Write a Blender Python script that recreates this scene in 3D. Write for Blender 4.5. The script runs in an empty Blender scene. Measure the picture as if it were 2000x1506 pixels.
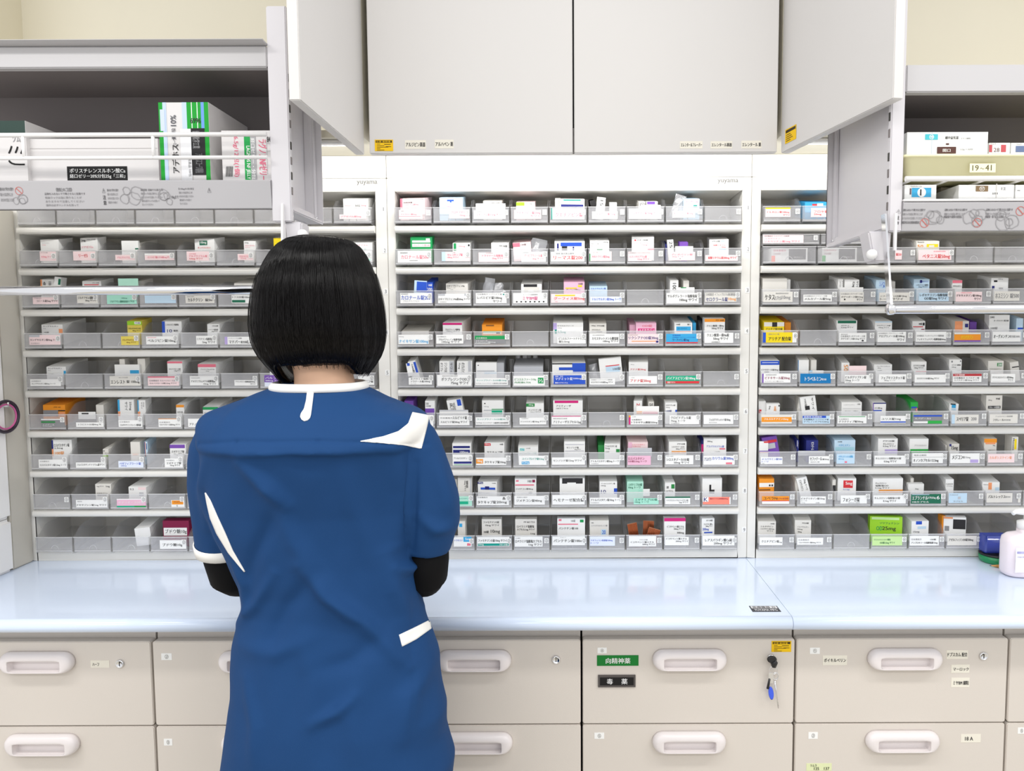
import bpy, bmesh, math, random
from mathutils import Vector, Matrix, noise
from mathutils.bvhtree import BVHTree
random.seed(7)
S = bpy.context.scene
COL = S.collection

# ------------------------------------------------------------------ camera
FPX, CX, CY, EYE = 1500.0, 1103.0, 753.0, 1.43
PITCH, ROLL = math.atan(113 / 1500), math.radians(0.22)
cam_data = bpy.data.cameras.new('camera')
cam = bpy.data.objects.new('camera', cam_data); COL.objects.link(cam)
cam_data.sensor_width, cam_data.sensor_fit, cam_data.lens = 36.0, 'HORIZONTAL', 27.0
cam_data.shift_x = -(CX - 1000) / 2000
cam_data.clip_start = 0.05
cam.matrix_world = Matrix.Translation((0, 0, EYE)) @ Matrix.Rotation(math.radians(90) - PITCH, 4, 'X') @ Matrix.Rotation(-ROLL, 4, 'Z')
S.camera = cam
CAMR = cam.matrix_world.to_3x3()


def ray(x, y):
    return CAMR @ Vector(((x - CX) / FPX, -(y - CY) / FPX, -1))


def at(x, y, d):
    """world point that the photograph shows at (x, y), at distance d (world Y)"""
    r = ray(x, y)
    return Vector((0, 0, EYE)) + r * (d / r.y)


# ------------------------------------------------------------------ light, exposure
S.view_settings.view_transform = 'Standard'
S.view_settings.look = 'None'
S.view_settings.gamma = 1.0
S.view_settings.use_curve_mapping = False
S.view_settings.exposure = 0.1
S.cycles.transparent_max_bounces = 32
S.cycles.max_bounces = 8
S.cycles.diffuse_bounces = 4
S.cycles.glossy_bounces = 3
S.cycles.sample_clamp_indirect = 4.0
W = bpy.data.worlds.new('room_light'); S.world = W
W.use_nodes = True
W.node_tree.nodes['Background'].inputs[0].default_value = (0.97, 0.98, 1.0, 1)
W.node_tree.nodes['Background'].inputs[1].default_value = 0.9


def area(name, loc, rot, sx, sy, power, color=(1, 1, 1)):
    l = bpy.data.lights.new(name, 'AREA'); l.shape = 'RECTANGLE'
    l.size, l.size_y, l.energy, l.color = sx, sy, power, color
    o = bpy.data.objects.new(name, l); COL.objects.link(o)
    o.location = loc; o.rotation_euler = rot
    return o


CEIL = 2.75
# rows of ceiling fluorescents over the aisle
for lx, ly, pw in ((-1.7, 0.5, 16), (0.0, 0.5, 10), (1.7, 0.5, 16), (-1.7, -1.2, 18), (0.0, -1.2, 13), (1.7, -1.2, 18)):
    area('ceiling_fluorescent', (lx, ly, CEIL - 0.05), (0, 0, 0), 1.2, 0.22, pw, (1, 0.985, 0.96))
# slim lamps under the three wall cabinets, behind the door lip
for lx, pw in ((-0.88, 2.1), (0.013, 2.8), (0.91, 2.1)):
    area('under_cabinet_light', (lx, 1.755, 1.838), (math.radians(52), 0, 0), 0.84, 0.03, pw, (1, 0.99, 0.97))

# ------------------------------------------------------------------ materials
def srgb(h):
    if not isinstance(h, str):
        return (*h, 1)
    v = [int(h[i:i + 2], 16) / 255 for i in (0, 2, 4)]
    return tuple(c / 12.92 if c <= 0.04045 else ((c + 0.055) / 1.055) ** 2.4 for c in v) + (1,)


MATS = {}


def mat(name, hexcol, rough=0.5, metal=0.0, spec=0.5, bump=0.0, bscale=200, mottle=0.0, mscale=6, coat=0.0):
    if name in MATS:
        return MATS[name]
    m = bpy.data.materials.new(name); m.use_nodes = True
    nt = m.node_tree; b = nt.nodes['Principled BSDF']
    b.inputs['Base Color'].default_value = srgb(hexcol)
    b.inputs['Roughness'].default_value = rough
    b.inputs['Metallic'].default_value = metal
    b.inputs['Specular IOR Level'].default_value = spec
    b.inputs['Coat Weight'].default_value = coat
    b.inputs['Coat Roughness'].default_value = 0.05
    tc = nt.nodes.new('ShaderNodeTexCoord')
    if mottle:
        n = nt.nodes.new('ShaderNodeTexNoise'); n.inputs['Scale'].default_value = mscale; n.inputs['Detail'].default_value = 5
        nt.links.new(tc.outputs['Object'], n.inputs['Vector'])
        mx = nt.nodes.new('ShaderNodeMix'); mx.data_type = 'RGBA'; mx.blend_type = 'MULTIPLY'
        mr = nt.nodes.new('ShaderNodeMapRange'); mr.inputs[3].default_value = 1 - mottle; mr.inputs[4].default_value = 1 + mottle
        nt.links.new(n.outputs['Fac'], mr.inputs[0])
        mx.inputs[0].default_value = 1; mx.inputs[6].default_value = srgb(hexcol)
        nt.links.new(mr.outputs[0], mx.inputs[7]); nt.links.new(mx.outputs[2], b.inputs['Base Color'])
    if bump:
        n = nt.nodes.new('ShaderNodeTexNoise'); n.inputs['Scale'].default_value = bscale; n.inputs['Detail'].default_value = 3
        nt.links.new(tc.outputs['Object'], n.inputs['Vector'])
        bp = nt.nodes.new('ShaderNodeBump'); bp.inputs['Strength'].default_value = bump; bp.inputs['Distance'].default_value = 0.002
        nt.links.new(n.outputs['Fac'], bp.inputs['Height']); nt.links.new(bp.outputs[0], b.inputs['Normal'])
    MATS[name] = m
    return m


def clear(name, tint, haze, gloss=0.12, rough=0.08, hazecol=(0.9, 0.9, 0.93, 1)):
    """thin clear plastic: mostly see-through, a little milky, glossy towards grazing angles"""
    if name in MATS:
        return MATS[name]
    m = bpy.data.materials.new(name); m.use_nodes = True
    nt = m.node_tree; nt.nodes.clear()
    out = nt.nodes.new('ShaderNodeOutputMaterial')
    tr = nt.nodes.new('ShaderNodeBsdfTransparent'); tr.inputs[0].default_value = srgb(tint)
    df = nt.nodes.new('ShaderNodeBsdfDiffuse'); df.inputs[0].default_value = hazecol
    gl = nt.nodes.new('ShaderNodeBsdfGlossy'); gl.inputs['Roughness'].default_value = rough
    lw = nt.nodes.new('ShaderNodeLayerWeight'); lw.inputs[0].default_value = 0.35
    m1 = nt.nodes.new('ShaderNodeMixShader'); m1.inputs[0].default_value = haze
    nt.links.new(tr.outputs[0], m1.inputs[1]); nt.links.new(df.outputs[0], m1.inputs[2])
    ml = nt.nodes.new('ShaderNodeMath'); ml.operation = 'MULTIPLY_ADD'
    ml.inputs[1].default_value = gloss * 2.2; ml.inputs[2].default_value = gloss * 0.35
    nt.links.new(lw.outputs['Fresnel'], ml.inputs[0])
    m2 = nt.nodes.new('ShaderNodeMixShader')
    nt.links.new(ml.outputs[0], m2.inputs[0]); nt.links.new(m1.outputs[0], m2.inputs[1]); nt.links.new(gl.outputs[0], m2.inputs[2])
    nt.links.new(m2.outputs[0], out.inputs[0])
    MATS[name] = m
    return m


ink = lambda c: mat('print ' + c, c, 0.55, spec=0.3)
RACK = mat('rack enamel', 'E9E7E1', 0.38, mottle=0.015)
RACKIN = mat('rack inner grey', 'CFCABE', 0.5, mottle=0.08, mscale=9)
DOOR = mat('cabinet door laminate', 'D6D3D0', 0.42, mottle=0.01)
CREAM = mat('cream cabinet lining', 'E9E3D0', 0.6, mottle=0.02)
STEEL = mat('grey drawer enamel', 'D7CFC6', 0.45, bump=0.08, bscale=500, mottle=0.012)
DARK = mat('dark gap', '3A3833', 0.7)
HANDLE = mat('handle plastic', 'E6DFDE', 0.28)
TOP = mat('pale blue worktop', 'D9E6FA', 0.16, spec=0.5, mottle=0.01, coat=0.3)
GREYP = mat('grey shelf plastic', 'D2CFD2', 0.36, mottle=0.015)
GREYM = mat('grey shelf sheet', 'BEBCBD', 0.42)
LIPM = mat('shaded lip sheet', 'B2B0B2', 0.42)  # shelf sheet grey darkened: shade of the tilted lip put into the colour
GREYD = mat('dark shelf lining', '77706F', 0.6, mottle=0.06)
CHROME = mat('chrome', 'E8E8EA', 0.08, metal=1.0)
WHITE = mat('white plastic', 'F0EFEE', 0.3)
WIRE = mat('white coated wire', 'EDEBEA', 0.35)
PAPER = mat('white paper', 'F2F2F0', 0.6)
TAPE = mat('yellowed tape', 'E6DEC0', 0.5)
TRAY = clear('clear tray plastic', 'FEFEFE', 0.085, gloss=0.10)
TRAYF = clear('clear tray front', 'FEFEFE', 0.20, gloss=0.10)
TRAYR = clear('tray edge highlight haze', 'FEFEFE', 0.5, gloss=0.2, hazecol=(0.95, 0.95, 0.96, 1))  # extra white haze paints the bright highlight along the tray edges
BAG = clear('clear bag film', 'F5F7FA', 0.16, gloss=0.3, rough=0.15)
BLACK = mat('black plastic', '1C1B1D', 0.35)
INK = ink('2B2A2C')

# ------------------------------------------------------------------ mesh builder
ORG = {}
def origin(o):
    return ORG.get(o.name, Vector((0, 0, 0))) if o else Vector((0, 0, 0))


_txt = {}
_tc = bpy.data.curves.new('letters', 'FONT'); _tc.resolution_u = 2; _tc.fill_mode = 'FRONT'; _tc.offset = 0.0
_to = bpy.data.objects.new('letters', _tc)


def text_mesh(s):
    if s not in _txt:
        _tc.body = s
        m = _to.to_mesh()
        vs = [(v.co.x, v.co.y) for v in m.vertices]; fs = [tuple(p.vertices) for p in m.polygons]
        _to.to_mesh_clear()
        if vs:
            x0, x1 = min(v[0] for v in vs), max(v[0] for v in vs); y0, y1 = min(v[1] for v in vs), max(v[1] for v in vs)
            vs = [(x - x0, y - y0) for x, y in vs]; _txt[s] = (vs, fs, max(x1 - x0, 1e-4), max(y1 - y0, 1e-4))
        else:
            _txt[s] = ([], [], 1, 1)
    return _txt[s]


class MB:
    def __init__(self):
        self.v, self.f, self.m, self.mats, self.smooth = [], [], [], [], []

    def mi(self, m):
        if m not in self.mats:
            self.mats.append(m)
        return self.mats.index(m)

    def add(self, vs, fs, m, smooth=False):
        n = len(self.v); k = self.mi(m)
        self.v += [Vector(v) for v in vs]
        for f in fs:
            self.f.append(tuple(i + n for i in f)); self.m.append(k); self.smooth.append(smooth)
        return self

    def box(self, x0, x1, y0, y1, z0, z1, m, M=None):
        vs = [Vector((x, y, z)) for z in (z0, z1) for y in (y0, y1) for x in (x0, x1)]
        if M:
            vs = [M @ v for v in vs]
        return self.add(vs, [(0, 2, 3, 1), (4, 5, 7, 6), (0, 1, 5, 4), (2, 6, 7, 3), (0, 4, 6, 2), (1, 3, 7, 5)], m)

    def prism(self, pts, axis, a0, a1, m, smooth=False):
        """closed 2D outline swept along an axis: axis 'x' -> pts are (y,z); 'y' -> (x,z); 'z' -> (x,y)"""
        n = len(pts)
        mk = {'x': lambda p, a: (a, p[0], p[1]), 'y': lambda p, a: (p[0], a, p[1]), 'z': lambda p, a: (p[0], p[1], a)}[axis]
        vs = [mk(p, a0) for p in pts] + [mk(p, a1) for p in pts]
        area2 = sum(pts[i][0] * pts[(i + 1) % n][1] - pts[(i + 1) % n][0] * pts[i][1] for i in range(n))
        flip = (area2 < 0) ^ (axis == 'y')
        sides = [(i, (i + 1) % n, n + (i + 1) % n, n + i) for i in range(n)]
        caps = [tuple(reversed(range(n))), tuple(range(n, 2 * n))]
        if flip:
            sides = [tuple(reversed(s)) for s in sides]; caps = [tuple(reversed(c)) for c in caps]
        self.add(vs, sides, m, smooth)
        k = len(self.v) - 2 * n
        for c in caps:
            self.f.append(tuple(i + k for i in c)); self.m.append(self.mi(m)); self.smooth.append(False)
        return self

    def loft(self, rings, m, cap=True, smooth=True, closed=True):
        n = len(rings[0]); vs = [p for r in rings for p in r]; fs = []
        for i in range(len(rings) - 1):
            for j in range(n if closed else n - 1):
                a, b = i * n + j, i * n + (j + 1) % n
                fs.append((a, b, b + n, a + n))
        self.add(vs, fs, m, smooth)
        if cap and closed:
            k = len(self.v) - len(vs)
            self.f.append(tuple(k + j for j in reversed(range(n)))); self.m.append(self.mi(m)); self.smooth.append(False)
            self.f.append(tuple(k + (len(rings) - 1) * n + j for j in range(n))); self.m.append(self.mi(m)); self.smooth.append(False)
        return self

    def tube(self, pts, r, m, n=10, cap=True):
        pts = [Vector(p) for p in pts]; rr = r if isinstance(r, (list, tuple)) else [r] * len(pts)
        rings = []; ref = Vector((0, 0, 1))
        for i, p in enumerate(pts):
            t = (pts[min(i + 1, len(pts) - 1)] - pts[max(i - 1, 0)]).normalized()
            if abs(t.dot(ref)) > 0.95:
                ref = Vector((1, 0, 0)) if abs(t.x) < 0.9 else Vector((0, 1, 0))
            u = t.cross(ref).normalized(); w = u.cross(t)
            rings.append([p + (u * math.cos(a) + w * math.sin(a)) * rr[i] for a in [2 * math.pi * k / n for k in range(n)]])
        return self.loft(rings, m, cap)

    def lathe(self, prof, cx, cy, m, n=24, axis='z', sx=1, sy=1):
        rings = []
        for r, h in prof:
            ring = []
            for k in range(n):
                a = 2 * math.pi * k / n; c, s = r * math.cos(a) * sx, r * math.sin(a) * sy
                ring.append((cx + c, cy + s, h) if axis == 'z' else (cx + c, h, cy - s))
            rings.append(ring)
        return self.loft(rings, m)

    def rect(self, O, U, V, u0, v0, u1, v1, m):
        """flat printed patch on the face with origin O (top-left), axes U (right) and V (down)"""
        return self.add([O + U * u0 + V * v1, O + U * u1 + V * v1, O + U * u1 + V * v0, O + U * u0 + V * v0], [(0, 1, 2, 3)], m)

    def text(self, s, O, U, V, u0, v0, u1, v1, m, rot=False):
        vs, fs, w, h = text_mesh(s)
        if not vs:
            return self
        lu, lv = U.length * (u1 - u0), V.length * (v1 - v0)
        out = []
        if rot == 'up':
            for x, y in vs:
                out.append(O + U * (u1 - (u1 - u0) * (y / h)) + V * (v1 - (v1 - v0) * (x / w)))
            out = [O + U * (u0 + (u1 - u0) * (1 - y / h)) + V * (v1 - (v1 - v0) * (x / w)) for x, y in vs]
        elif rot:   # reads downwards, turned a quarter
            k = min(1.0, 1.7 * (lu / h) * w / max(lv, 1e-9)); k = min(1.0, k)
            for x, y in vs:
                out.append(O + U * (u0 + (u1 - u0) * (y / h)) + V * (v0 + (v1 - v0) * k * (x / w)))
        else:
            nat = lv / h * w
            sx = min(lu, nat * 1.45) / lu
            for x, y in vs:
                out.append(O + U * (u0 + (u1 - u0) * sx * x / w) + V * (v1 - (v1 - v0) * y / h))
        self.add(out, fs, m)
        # the bolder stroke of printed letters: a second pass a hair to the side
        d = (U.normalized() if not rot else V.normalized()) * (lv if not rot else lu) * 0.035
        d = d - U.cross(V).normalized() * 0.00005
        return self.add([p + d for p in out], fs, m)

    def build(self, name, parent=None, bevel=0.0, seg=2, loc=None, weld=False):
        org = loc if loc is not None else origin(parent)
        me = bpy.data.meshes.new(name)
        me.from_pydata([tuple(v - Vector(org)) for v in self.v], [], self.f)
        for m in self.mats:
            me.materials.append(m)
        me.polygons.foreach_set('material_index', self.m)
        me.polygons.foreach_set('use_smooth', self.smooth)
        if bevel:
            bm = bmesh.new(); bm.from_mesh(me)
            bmesh.ops.remove_doubles(bm, verts=bm.verts, dist=1e-6)
            es = [e for e in bm.edges if len(e.link_faces) == 2 and e.calc_face_angle(0) > 0.6]
            bmesh.ops.bevel(bm, geom=es, offset=bevel, segments=seg, affect='EDGES', clamp_overlap=True)
            bm.to_mesh(me); bm.free()
        me.update()
        o = bpy.data.objects.new(name, me); COL.objects.link(o)
        if parent:
            o.parent = parent
            ORG[o.name] = origin(parent)
            if loc is not None:
                o.location = Vector(loc) - origin(parent); ORG[o.name] = Vector(loc)
        elif loc is not None:
            o.location = loc; ORG[o.name] = Vector(loc)
        return o


def tag(o, label, cat=None, group=None, kind=None):
    if label: o['label'] = label
    if cat: o['category'] = cat
    if group: o['group'] = group
    if kind: o['kind'] = kind
    return o


def thing(name, loc, label, cat, group=None):
    o = bpy.data.objects.new(name, None); COL.objects.link(o)
    o.empty_display_size = 0.05; o.location = loc; ORG[o.name] = Vector(loc)
    return tag(o, label, cat, group)


def capsule(hw, hh, n=10, p=None):
    """rounded-end outline, counter-clockwise, (x, z)"""
    pts = []
    for k in range(n + 1):
        a = -math.pi / 2 + math.pi * k / n; pts.append((hw - hh + hh * math.cos(a), hh * math.sin(a)))
    for k in range(n + 1):
        a = math.pi / 2 + math.pi * k / n; pts.append((-hw + hh + hh * math.cos(a), hh * math.sin(a)))
    return pts


def rrect(x0, x1, z0, z1, r, n=5):
    pts = []
    for cx, cz, a0 in ((x1 - r, z0 + r, -90), (x1 - r, z1 - r, 0), (x0 + r, z1 - r, 90), (x0 + r, z0 + r, 180)):
        for k in range(n + 1):
            a = math.radians(a0 + 90 * k / n); pts.append((cx + r * math.cos(a), cz + r * math.sin(a)))
    return pts


DX, DZ = Vector((1, 0, 0)), Vector((0, 0, -1))
def face(mb, x0, x1, z0, z1, y, items, e=0.0004):
    """prints items on a camera-facing rectangle; items: ('s', u0,v0,u1,v1,mat) or ('t', u0,v0,u1,v1,mat,str[,rot]) in percent, v down"""
    O = Vector((x0, y - e, z1)); U = DX * (x1 - x0); V = DZ * (z1 - z0); k = 0
    for it in items:
        k += 1
        O2 = O - Vector((0, 0.00006 * k, 0))
        u0, v0, u1, v1 = [q / 100 for q in it[1:5]]
        if it[0] == 's':
            mb.rect(O2, U, V, u0, v0, u1, v1, it[5])
        else:
            mb.text(it[6], O2, U, V, u0, v0, u1, v1, it[5], len(it) > 7 and it[7])

# ------------------------------------------------------------------ room shell
mb = MB().box(-2.2, 2.6, 2.16, 2.2, -0.02, CEIL, CREAM); tag(mb.build('wall_back'), 'cream painted back wall behind the racks', 'wall', kind='structure')
mb = MB().box(-2.2, 2.6, -2.2, 2.2, -0.04, 0, mat('floor vinyl', 'B9B3A6', 0.4, mottle=0.05)); tag(mb.build('floor'), 'grey vinyl floor of the dispensary', 'floor', kind='structure')

# ------------------------------------------------------------------ medicine racks
FR, LIP, TF, RB = 1.900, 1.886, 1.882, 2.040
def rowz(r):
    return 1.679 - 0.09985 * (r - 1)


def shelf_profile(z):
    """rounded front edge of a shelf board, (y, z)"""
    pts = []
    for k in range(7):
        a = math.radians(-90 - 30 * k); pts.append((LIP + 0.006 + 0.006 * math.cos(a), z - 0.0085 + 0.0085 * math.sin(a)))
    return [(RB, z - 0.012)] + pts + [(RB, z)]


RACKS = {'left': (-1.353, -0.4325, -1.331, -0.4595, -1.3225, 0.0956), 'middle': (-0.4315, 0.4567, -0.4125, 0.4345, -0.4105, 0.0937),
         'right': (0.4577, 1.372, 0.4795, 1.348, 0.4815, 0.0937)}
for rn, (X0, X1, I0, I1, TX, TP) in RACKS.items():
    where = {'left': 'left of the blue-clad person', 'middle': 'under the two closed cabinet doors', 'right': 'behind the soap bottle'}[rn]
    root = thing('medicine_rack', ((X0 + X1) / 2, RB, 0.848), 'white nine-shelf medicine tray rack on the blue worktop, ' + where, 'rack', 'wall of medicine tray racks')
    mb = MB()
    mb.box(X0, I0, FR, RB + 0.015, 0.8495, 1.7937, RACK).box(I1, X1, FR, RB + 0.015, 0.8495, 1.7937, RACK)
    mb.box(I0, I1, FR, RB + 0.015, 1.762, 1.7937, RACK).box(I0, I1, FR, RB + 0.015, 0.8495, 0.871, RACK)
    mb.build('frame', root, bevel=0.0012)
    mb = MB().box(I0, I1, RB, RB + 0.012, 0.871, 1.762, RACKIN); mb.build('back_panel', root)
    mb = MB().box(X0, X1, FR, FR + 0.012, 1.7945, 1.8475, RACK); mb.build('header_panel', root, bevel=0.0008)
    for r in range(1, 9):
        z = rowz(r)
        MB().prism(shelf_profile(z), 'x', I0 + 0.0015, I1 - 0.0015, RACK, smooth=False).build('shelf', root)
    if rn != 'right':
        lx = X1 - 0.0515 if rn == 'left' else 0.3735
        mb = MB(); O = Vector((lx - (0.02 if rn == 'left' else 0), FR - 0.0006, 1.7885)); mb.text('yuyama', O, DX * 0.05, DZ * 0.0115, 0, 0, 1, 1, ink('7C7B77')); mb.build('maker_logo', root)
        for r in range(1, 10):
            z = rowz(r) + 0.041
            mb = MB().box(X1 - 0.0125, X1 - 0.001, FR - 0.0007, FR, z - 0.007, z + 0.007, PAPER)
            face(mb, X1 - 0.0125, X1 - 0.001, z - 0.007, z + 0.007, FR - 0.0007, [('t', 32, 18, 70, 82, ink('8E8E90'), str(r))])
            mb.build('row_number', root)

# ------------------------------------------------------------------ wall cabinets
CB, DB, DF, CT, CBK = 1.848, 1.808, 1.70, 2.52, 1.972
def tape(items, x0, y0, x1, y1, d, txt, c='2B2A2C', paper=None):
    """a strip of handwritten tape as print on a camera-facing panel at distance d"""
    a, b = at(x0, y0, d), at(x1, y1, d)
    return (a.x, b.x, b.z, a.z, txt, c, paper)


def warn(mb, x0, x1, z0, z1, y):
    """small yellow caution sticker with a black heading and rows of fine print"""
    Yw, kk = ink('F2C40F'), ink('3A2E12')
    it = [('s', 0, 0, 100, 100, Yw), ('s', 5, 7, 95, 28, kk)] + [('s', 12, 38 + 13 * k, 30 + 22 * (k % 3), 42 + 13 * k, kk) for k in range(5)] + [('s', 52, 40, 88, 45, kk), ('s', 60, 60, 90, 64, kk)]
    it.append(('t', 8, 10, 92, 26, Yw, '注意 耐荷重'))
    face(mb, x0, x1, z0, z1, y, it)


def cabinet(x0, x1, label, lining):
    c = thing('wall_cabinet', ((x0 + x1) / 2, CBK, CB), label, 'cabinet', 'row of wall cabinets over the racks')
    mb = MB().box(x0, x0 + 0.016, 1.722, CBK, CB, CT, lining).box(x1 - 0.016, x1, 1.722, CBK, CB, CT, lining)
    mb.box(x0 + 0.016, x1 - 0.016, 1.722, CBK, CB, CB + 0.016, lining).box(x0 + 0.016, x1 - 0.016, 1.722, CBK, CT - 0.016, CT, lining)
    mb.build('body', c)
    MB().box(x0 + 0.016, x1 - 0.016, CBK - 0.012, CBK, CB + 0.016, CT - 0.016, lining).build('back_panel', c)
    return c


mid = cabinet(-0.4235, 0.4645, 'white wall cabinet with both flat doors closed over the middle rack', DOOR)
lef = cabinet(-1.353, -0.4385, 'cream-lined wall cabinet over the left rack with its door swung open', CREAM)
rig = cabinet(0.4765, 1.372, 'cream-lined wall cabinet over the right rack with its door swung open', CREAM)
TAPEM = ink('E9E4D6')
for nm, a, b, stickers in (('l', -0.4215, 0.0192, [(791, 274, 832, 291, 'アルジピン薬器'), (849, 273, 886, 290, 'アルハペン 薬')]),
                           ('r', 0.0228, 0.4625, [(1328, 276, 1372, 290, 'エレンタールフレーバー'), (1388, 276, 1430, 290, 'エレンタール薬器'), (1448, 275, 1487, 290, 'エレンタール 薬')])):
    mb = MB().box(a, b, DF, DF + 0.02, DB, CT, DOOR)
    d = mb.build('door', mid, bevel=0.0015)
    for x0, y0, x1, y1, s in stickers:
        p, q = at(x0, y0, DF), at(x1, y1, DF)
        mb = MB().box(p.x, q.x, DF - 0.0005, DF, q.z, p.z, TAPEM)
        face(mb, p.x, q.x, q.z, p.z, DF - 0.0005, [('t', 4, 25, 97, 75, INK, s)])
        mb.build('tape_label', d)
    if nm == 'l':
        p, q = at(732, 273, DF), at(768, 295, DF)
        mb = MB().box(p.x, q.x, DF - 0.0005, DF, q.z, p.z, ink('F2C40F')); warn(mb, p.x, q.x, q.z, p.z, DF - 0.0005)
        mb.build('caution_sticker', d)


a, b = at(1120, 245, DF).z, DB + .002
MB().box(.0150, .0270, 1.7205, 1.7218, a, CT - .02, ink('17161A')).build('door_gap_shade', mid)  # black strip painting the shade in the gap between the doors
MB().box(.0150, .0270, 1.7205, 1.7218, b, a - .0005, ink('B5B2B0')).build('door_catch', mid)


def swung_door(parent, hx, tx, ty, side, sticker):
    """open door leaf from the hinge (hx, DF) to its free edge (tx, ty); side = +1 when its outer face looks right"""
    h, t = Vector((hx, DF + 0.012, 0)), Vector((tx, ty, 0)); u = (t - h).normalized(); n = Vector((-u.y, u.x, 0)) * side
    if n.x * side > 0: n = -n
    th = 0.019
    pts = [h, t, t + n * th, h + n * th]
    if side > 0: pts = pts[::-1]
    mb = MB().prism([(p.x, p.y) for p in pts], 'z', DB, CT, DOOR)
    o = mb.build('door', parent, bevel=0.0015)
    if sticker:
        O = h + u * 0.02 + Vector((0, 0, DB + 0.045)) - n * 0.0006; U = u * 0.05; V = DZ * 0.03
        mb = MB().rect(O, U, V, 0, 0, 1, 1, ink('F2C40F')); O = O - n * 0.0002
        mb.rect(O, U, V, .06, .08, .94, .28, ink('3A2E12'))
        for k in range(4): mb.rect(O, U, V, .1, .4 + .14 * k, .5 + .1 * (k % 3), .45 + .14 * k, ink('3A2E12'))
        mb.build('caution_sticker', o)
    return o


swung_door(lef, -0.436, -0.4365, 1.306, 1, False)
swung_door(rig, 0.4745, 0.548, 1.31, -1, True)
for a, b, wh in ((-1.3, -0.45, 'left'), (-0.40, 0.44, 'middle'), (0.49, 1.33, 'right')):
    L = thing('lamp_fixture', ((a + b) / 2, 1.752, 1.848), f'slim white lamp fixture under the {wh} wall cabinet', 'lamp', 'under-cabinet lamps')
    MB().box(a, b, 1.737, 1.767, 1.839, 1.8475, WHITE).build('housing', L, bevel=0.002)

# ------------------------------------------------------------------ worktops
TZ, TH_ = 0.848, 0.028
def top_profile():
    pts = []
    for k in range(13):
        a = math.radians(90 + 15 * k); pts.append((1.512 + 0.015 * math.cos(a), TZ - TH_ / 2 + TH_ / 2 * math.sin(a)))
    return pts + [(2.155, TZ - TH_), (2.155, TZ)]


for a, b, lab in ((-1.62, -0.4335, 'pale blue glossy worktop under the left rack'), (-0.4325, 0.4555, 'pale blue glossy worktop in front of the middle rack, small plate at its corner'),
                  (0.4565, 1.3445, 'pale blue glossy worktop under the right rack, by the soap bottle'), (1.3455, 2.1, 'pale blue glossy worktop end past the soap bottle')):
    mb = MB(); pr = top_profile(); n = len(pr)
    mb.prism(pr, 'x', a, b, TOP)
    for k in range(12):
        mb.smooth[k] = True
    o = mb.build('worktop'); tag(o, lab, 'worktop', 'row of blue worktops')
    if a == -0.4325:
        mb = MB(); y0, y1 = 1.533, 1.566
        mb.box(0.383, 0.4415, y0, y1, TZ, TZ + 0.0006, ink('45474C'))
        O = Vector((0.383, y1, TZ + 0.0008)); U = DX * 0.0585; V = Vector((0, -1, 0)) * (y1 - y0)
        mb.rect(O, U, V, .04, .06, .96, .45, ink('D9D9DB')); mb.text('医療機器 台', O + Vector((0, 0, .0001)), U, V, .1, .1, .9, .42, INK)
        mb.text('YUYAMA MFG', O + Vector((0, 0, .0001)), U, V, .1, .58, .9, .88, ink('D9D9DB'))
        mb.build('maker_plate', o)

# ------------------------------------------------------------------ drawer cabinets
FD = 1.56
XE = [at(x, 1300, FD).x for x in (-121, 297.5, 716.5, 1136, 1553.5, 1969.5, 2388)]
DZ1, DZ2 = at(1345, 1249, FD).z, at(1345, 1414, FD).z
HAND = at(1346, 1286, FD).z, at(1345, 1446, FD).z
def drawer_handle(parent, cx, cz):
    """capsule pull with a finger pocket in its lower half"""
    hw, hh, n = 0.0775, 0.0215, 12
    out = capsule(hw, hh, n); N = len(out)
    inn = rrect(cx * 0 - 0.0545, 0.0545, -0.0175, 0.0065, 0.004, 5)
    # match the two outlines by angle
    def samp(poly, a):
        d = Vector((math.cos(a), math.sin(a))); best = None
        for i in range(len(poly)):
            p, q = Vector(poly[i]), Vector(poly[(i + 1) % len(poly)]); e = q - p
            den = d.x * e.y - d.y * e.x
            if abs(den) < 1e-12: continue
            t = (p.x * e.y - p.y * e.x) / den; s = (p.x * d.y - p.y * d.x) / den
            if t > 0 and -1e-6 <= s <= 1 + 1e-6 and (best is None or t > best): best = t
        return d * (best or 0)
    K = 96; rings = []
    sh = -0.0055
    # angles chosen from the inner rectangle so that its corners stay crisp
    an = [2 * math.pi * k / K for k in range(K)]
    outc = [samp([(x, z - sh) for x, z in out], a) for a in an]; innc = [samp([(x, z - sh) for x, z in inn], a) for a in an]
    def ring(pts, s, y):
        return [(cx + p.x * s, y, cz + sh + p.y * s) for p in pts]
    def off(pts, d):
        r = []
        for p in pts:
            l = max(p.length, 1e-6); r.append(p * max(0.0, (l - d) / l))
        return r
    mb = MB()
    f = FD
    L = lambda t: [o.lerp(i, t) for o, i in zip(outc, innc)]
    rs = [ring(outc, 1, f), ring(outc, 1, f - 0.007), ring(L(.06), 1, f - 0.0115), ring(L(.18), 1, f - 0.0150), ring(L(.4), 1, f - 0.0178), ring(L(.7), 1, f - 0.0190), ring(L(.95), 1, f - 0.0190), ring(innc, 1, f - 0.0186), ring(innc, 1, f - 0.0178), ring(innc, .995, f + 0.0185)]
    mb.loft([r[::-1] for r in rs], HANDLE, cap=True)
    return mb.build('handle', parent)


def lock(parent, x, y):
    p = at(x, y, FD)
    mb = MB().lathe([(0.0088, FD), (0.0088, FD - 0.003), (0.0078, FD - 0.0045), (0.0065, FD - 0.0045), (0.006, FD - 0.0035), (0.0001, FD - 0.0035)], p.x, p.z, CHROME, 24, 'y')
    mb.box(p.x - 0.0009, p.x + 0.0009, FD - 0.0037, FD - 0.0034, p.z - 0.0045, p.z + 0.0045, BLACK)
    return mb.build('lock', parent)


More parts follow.
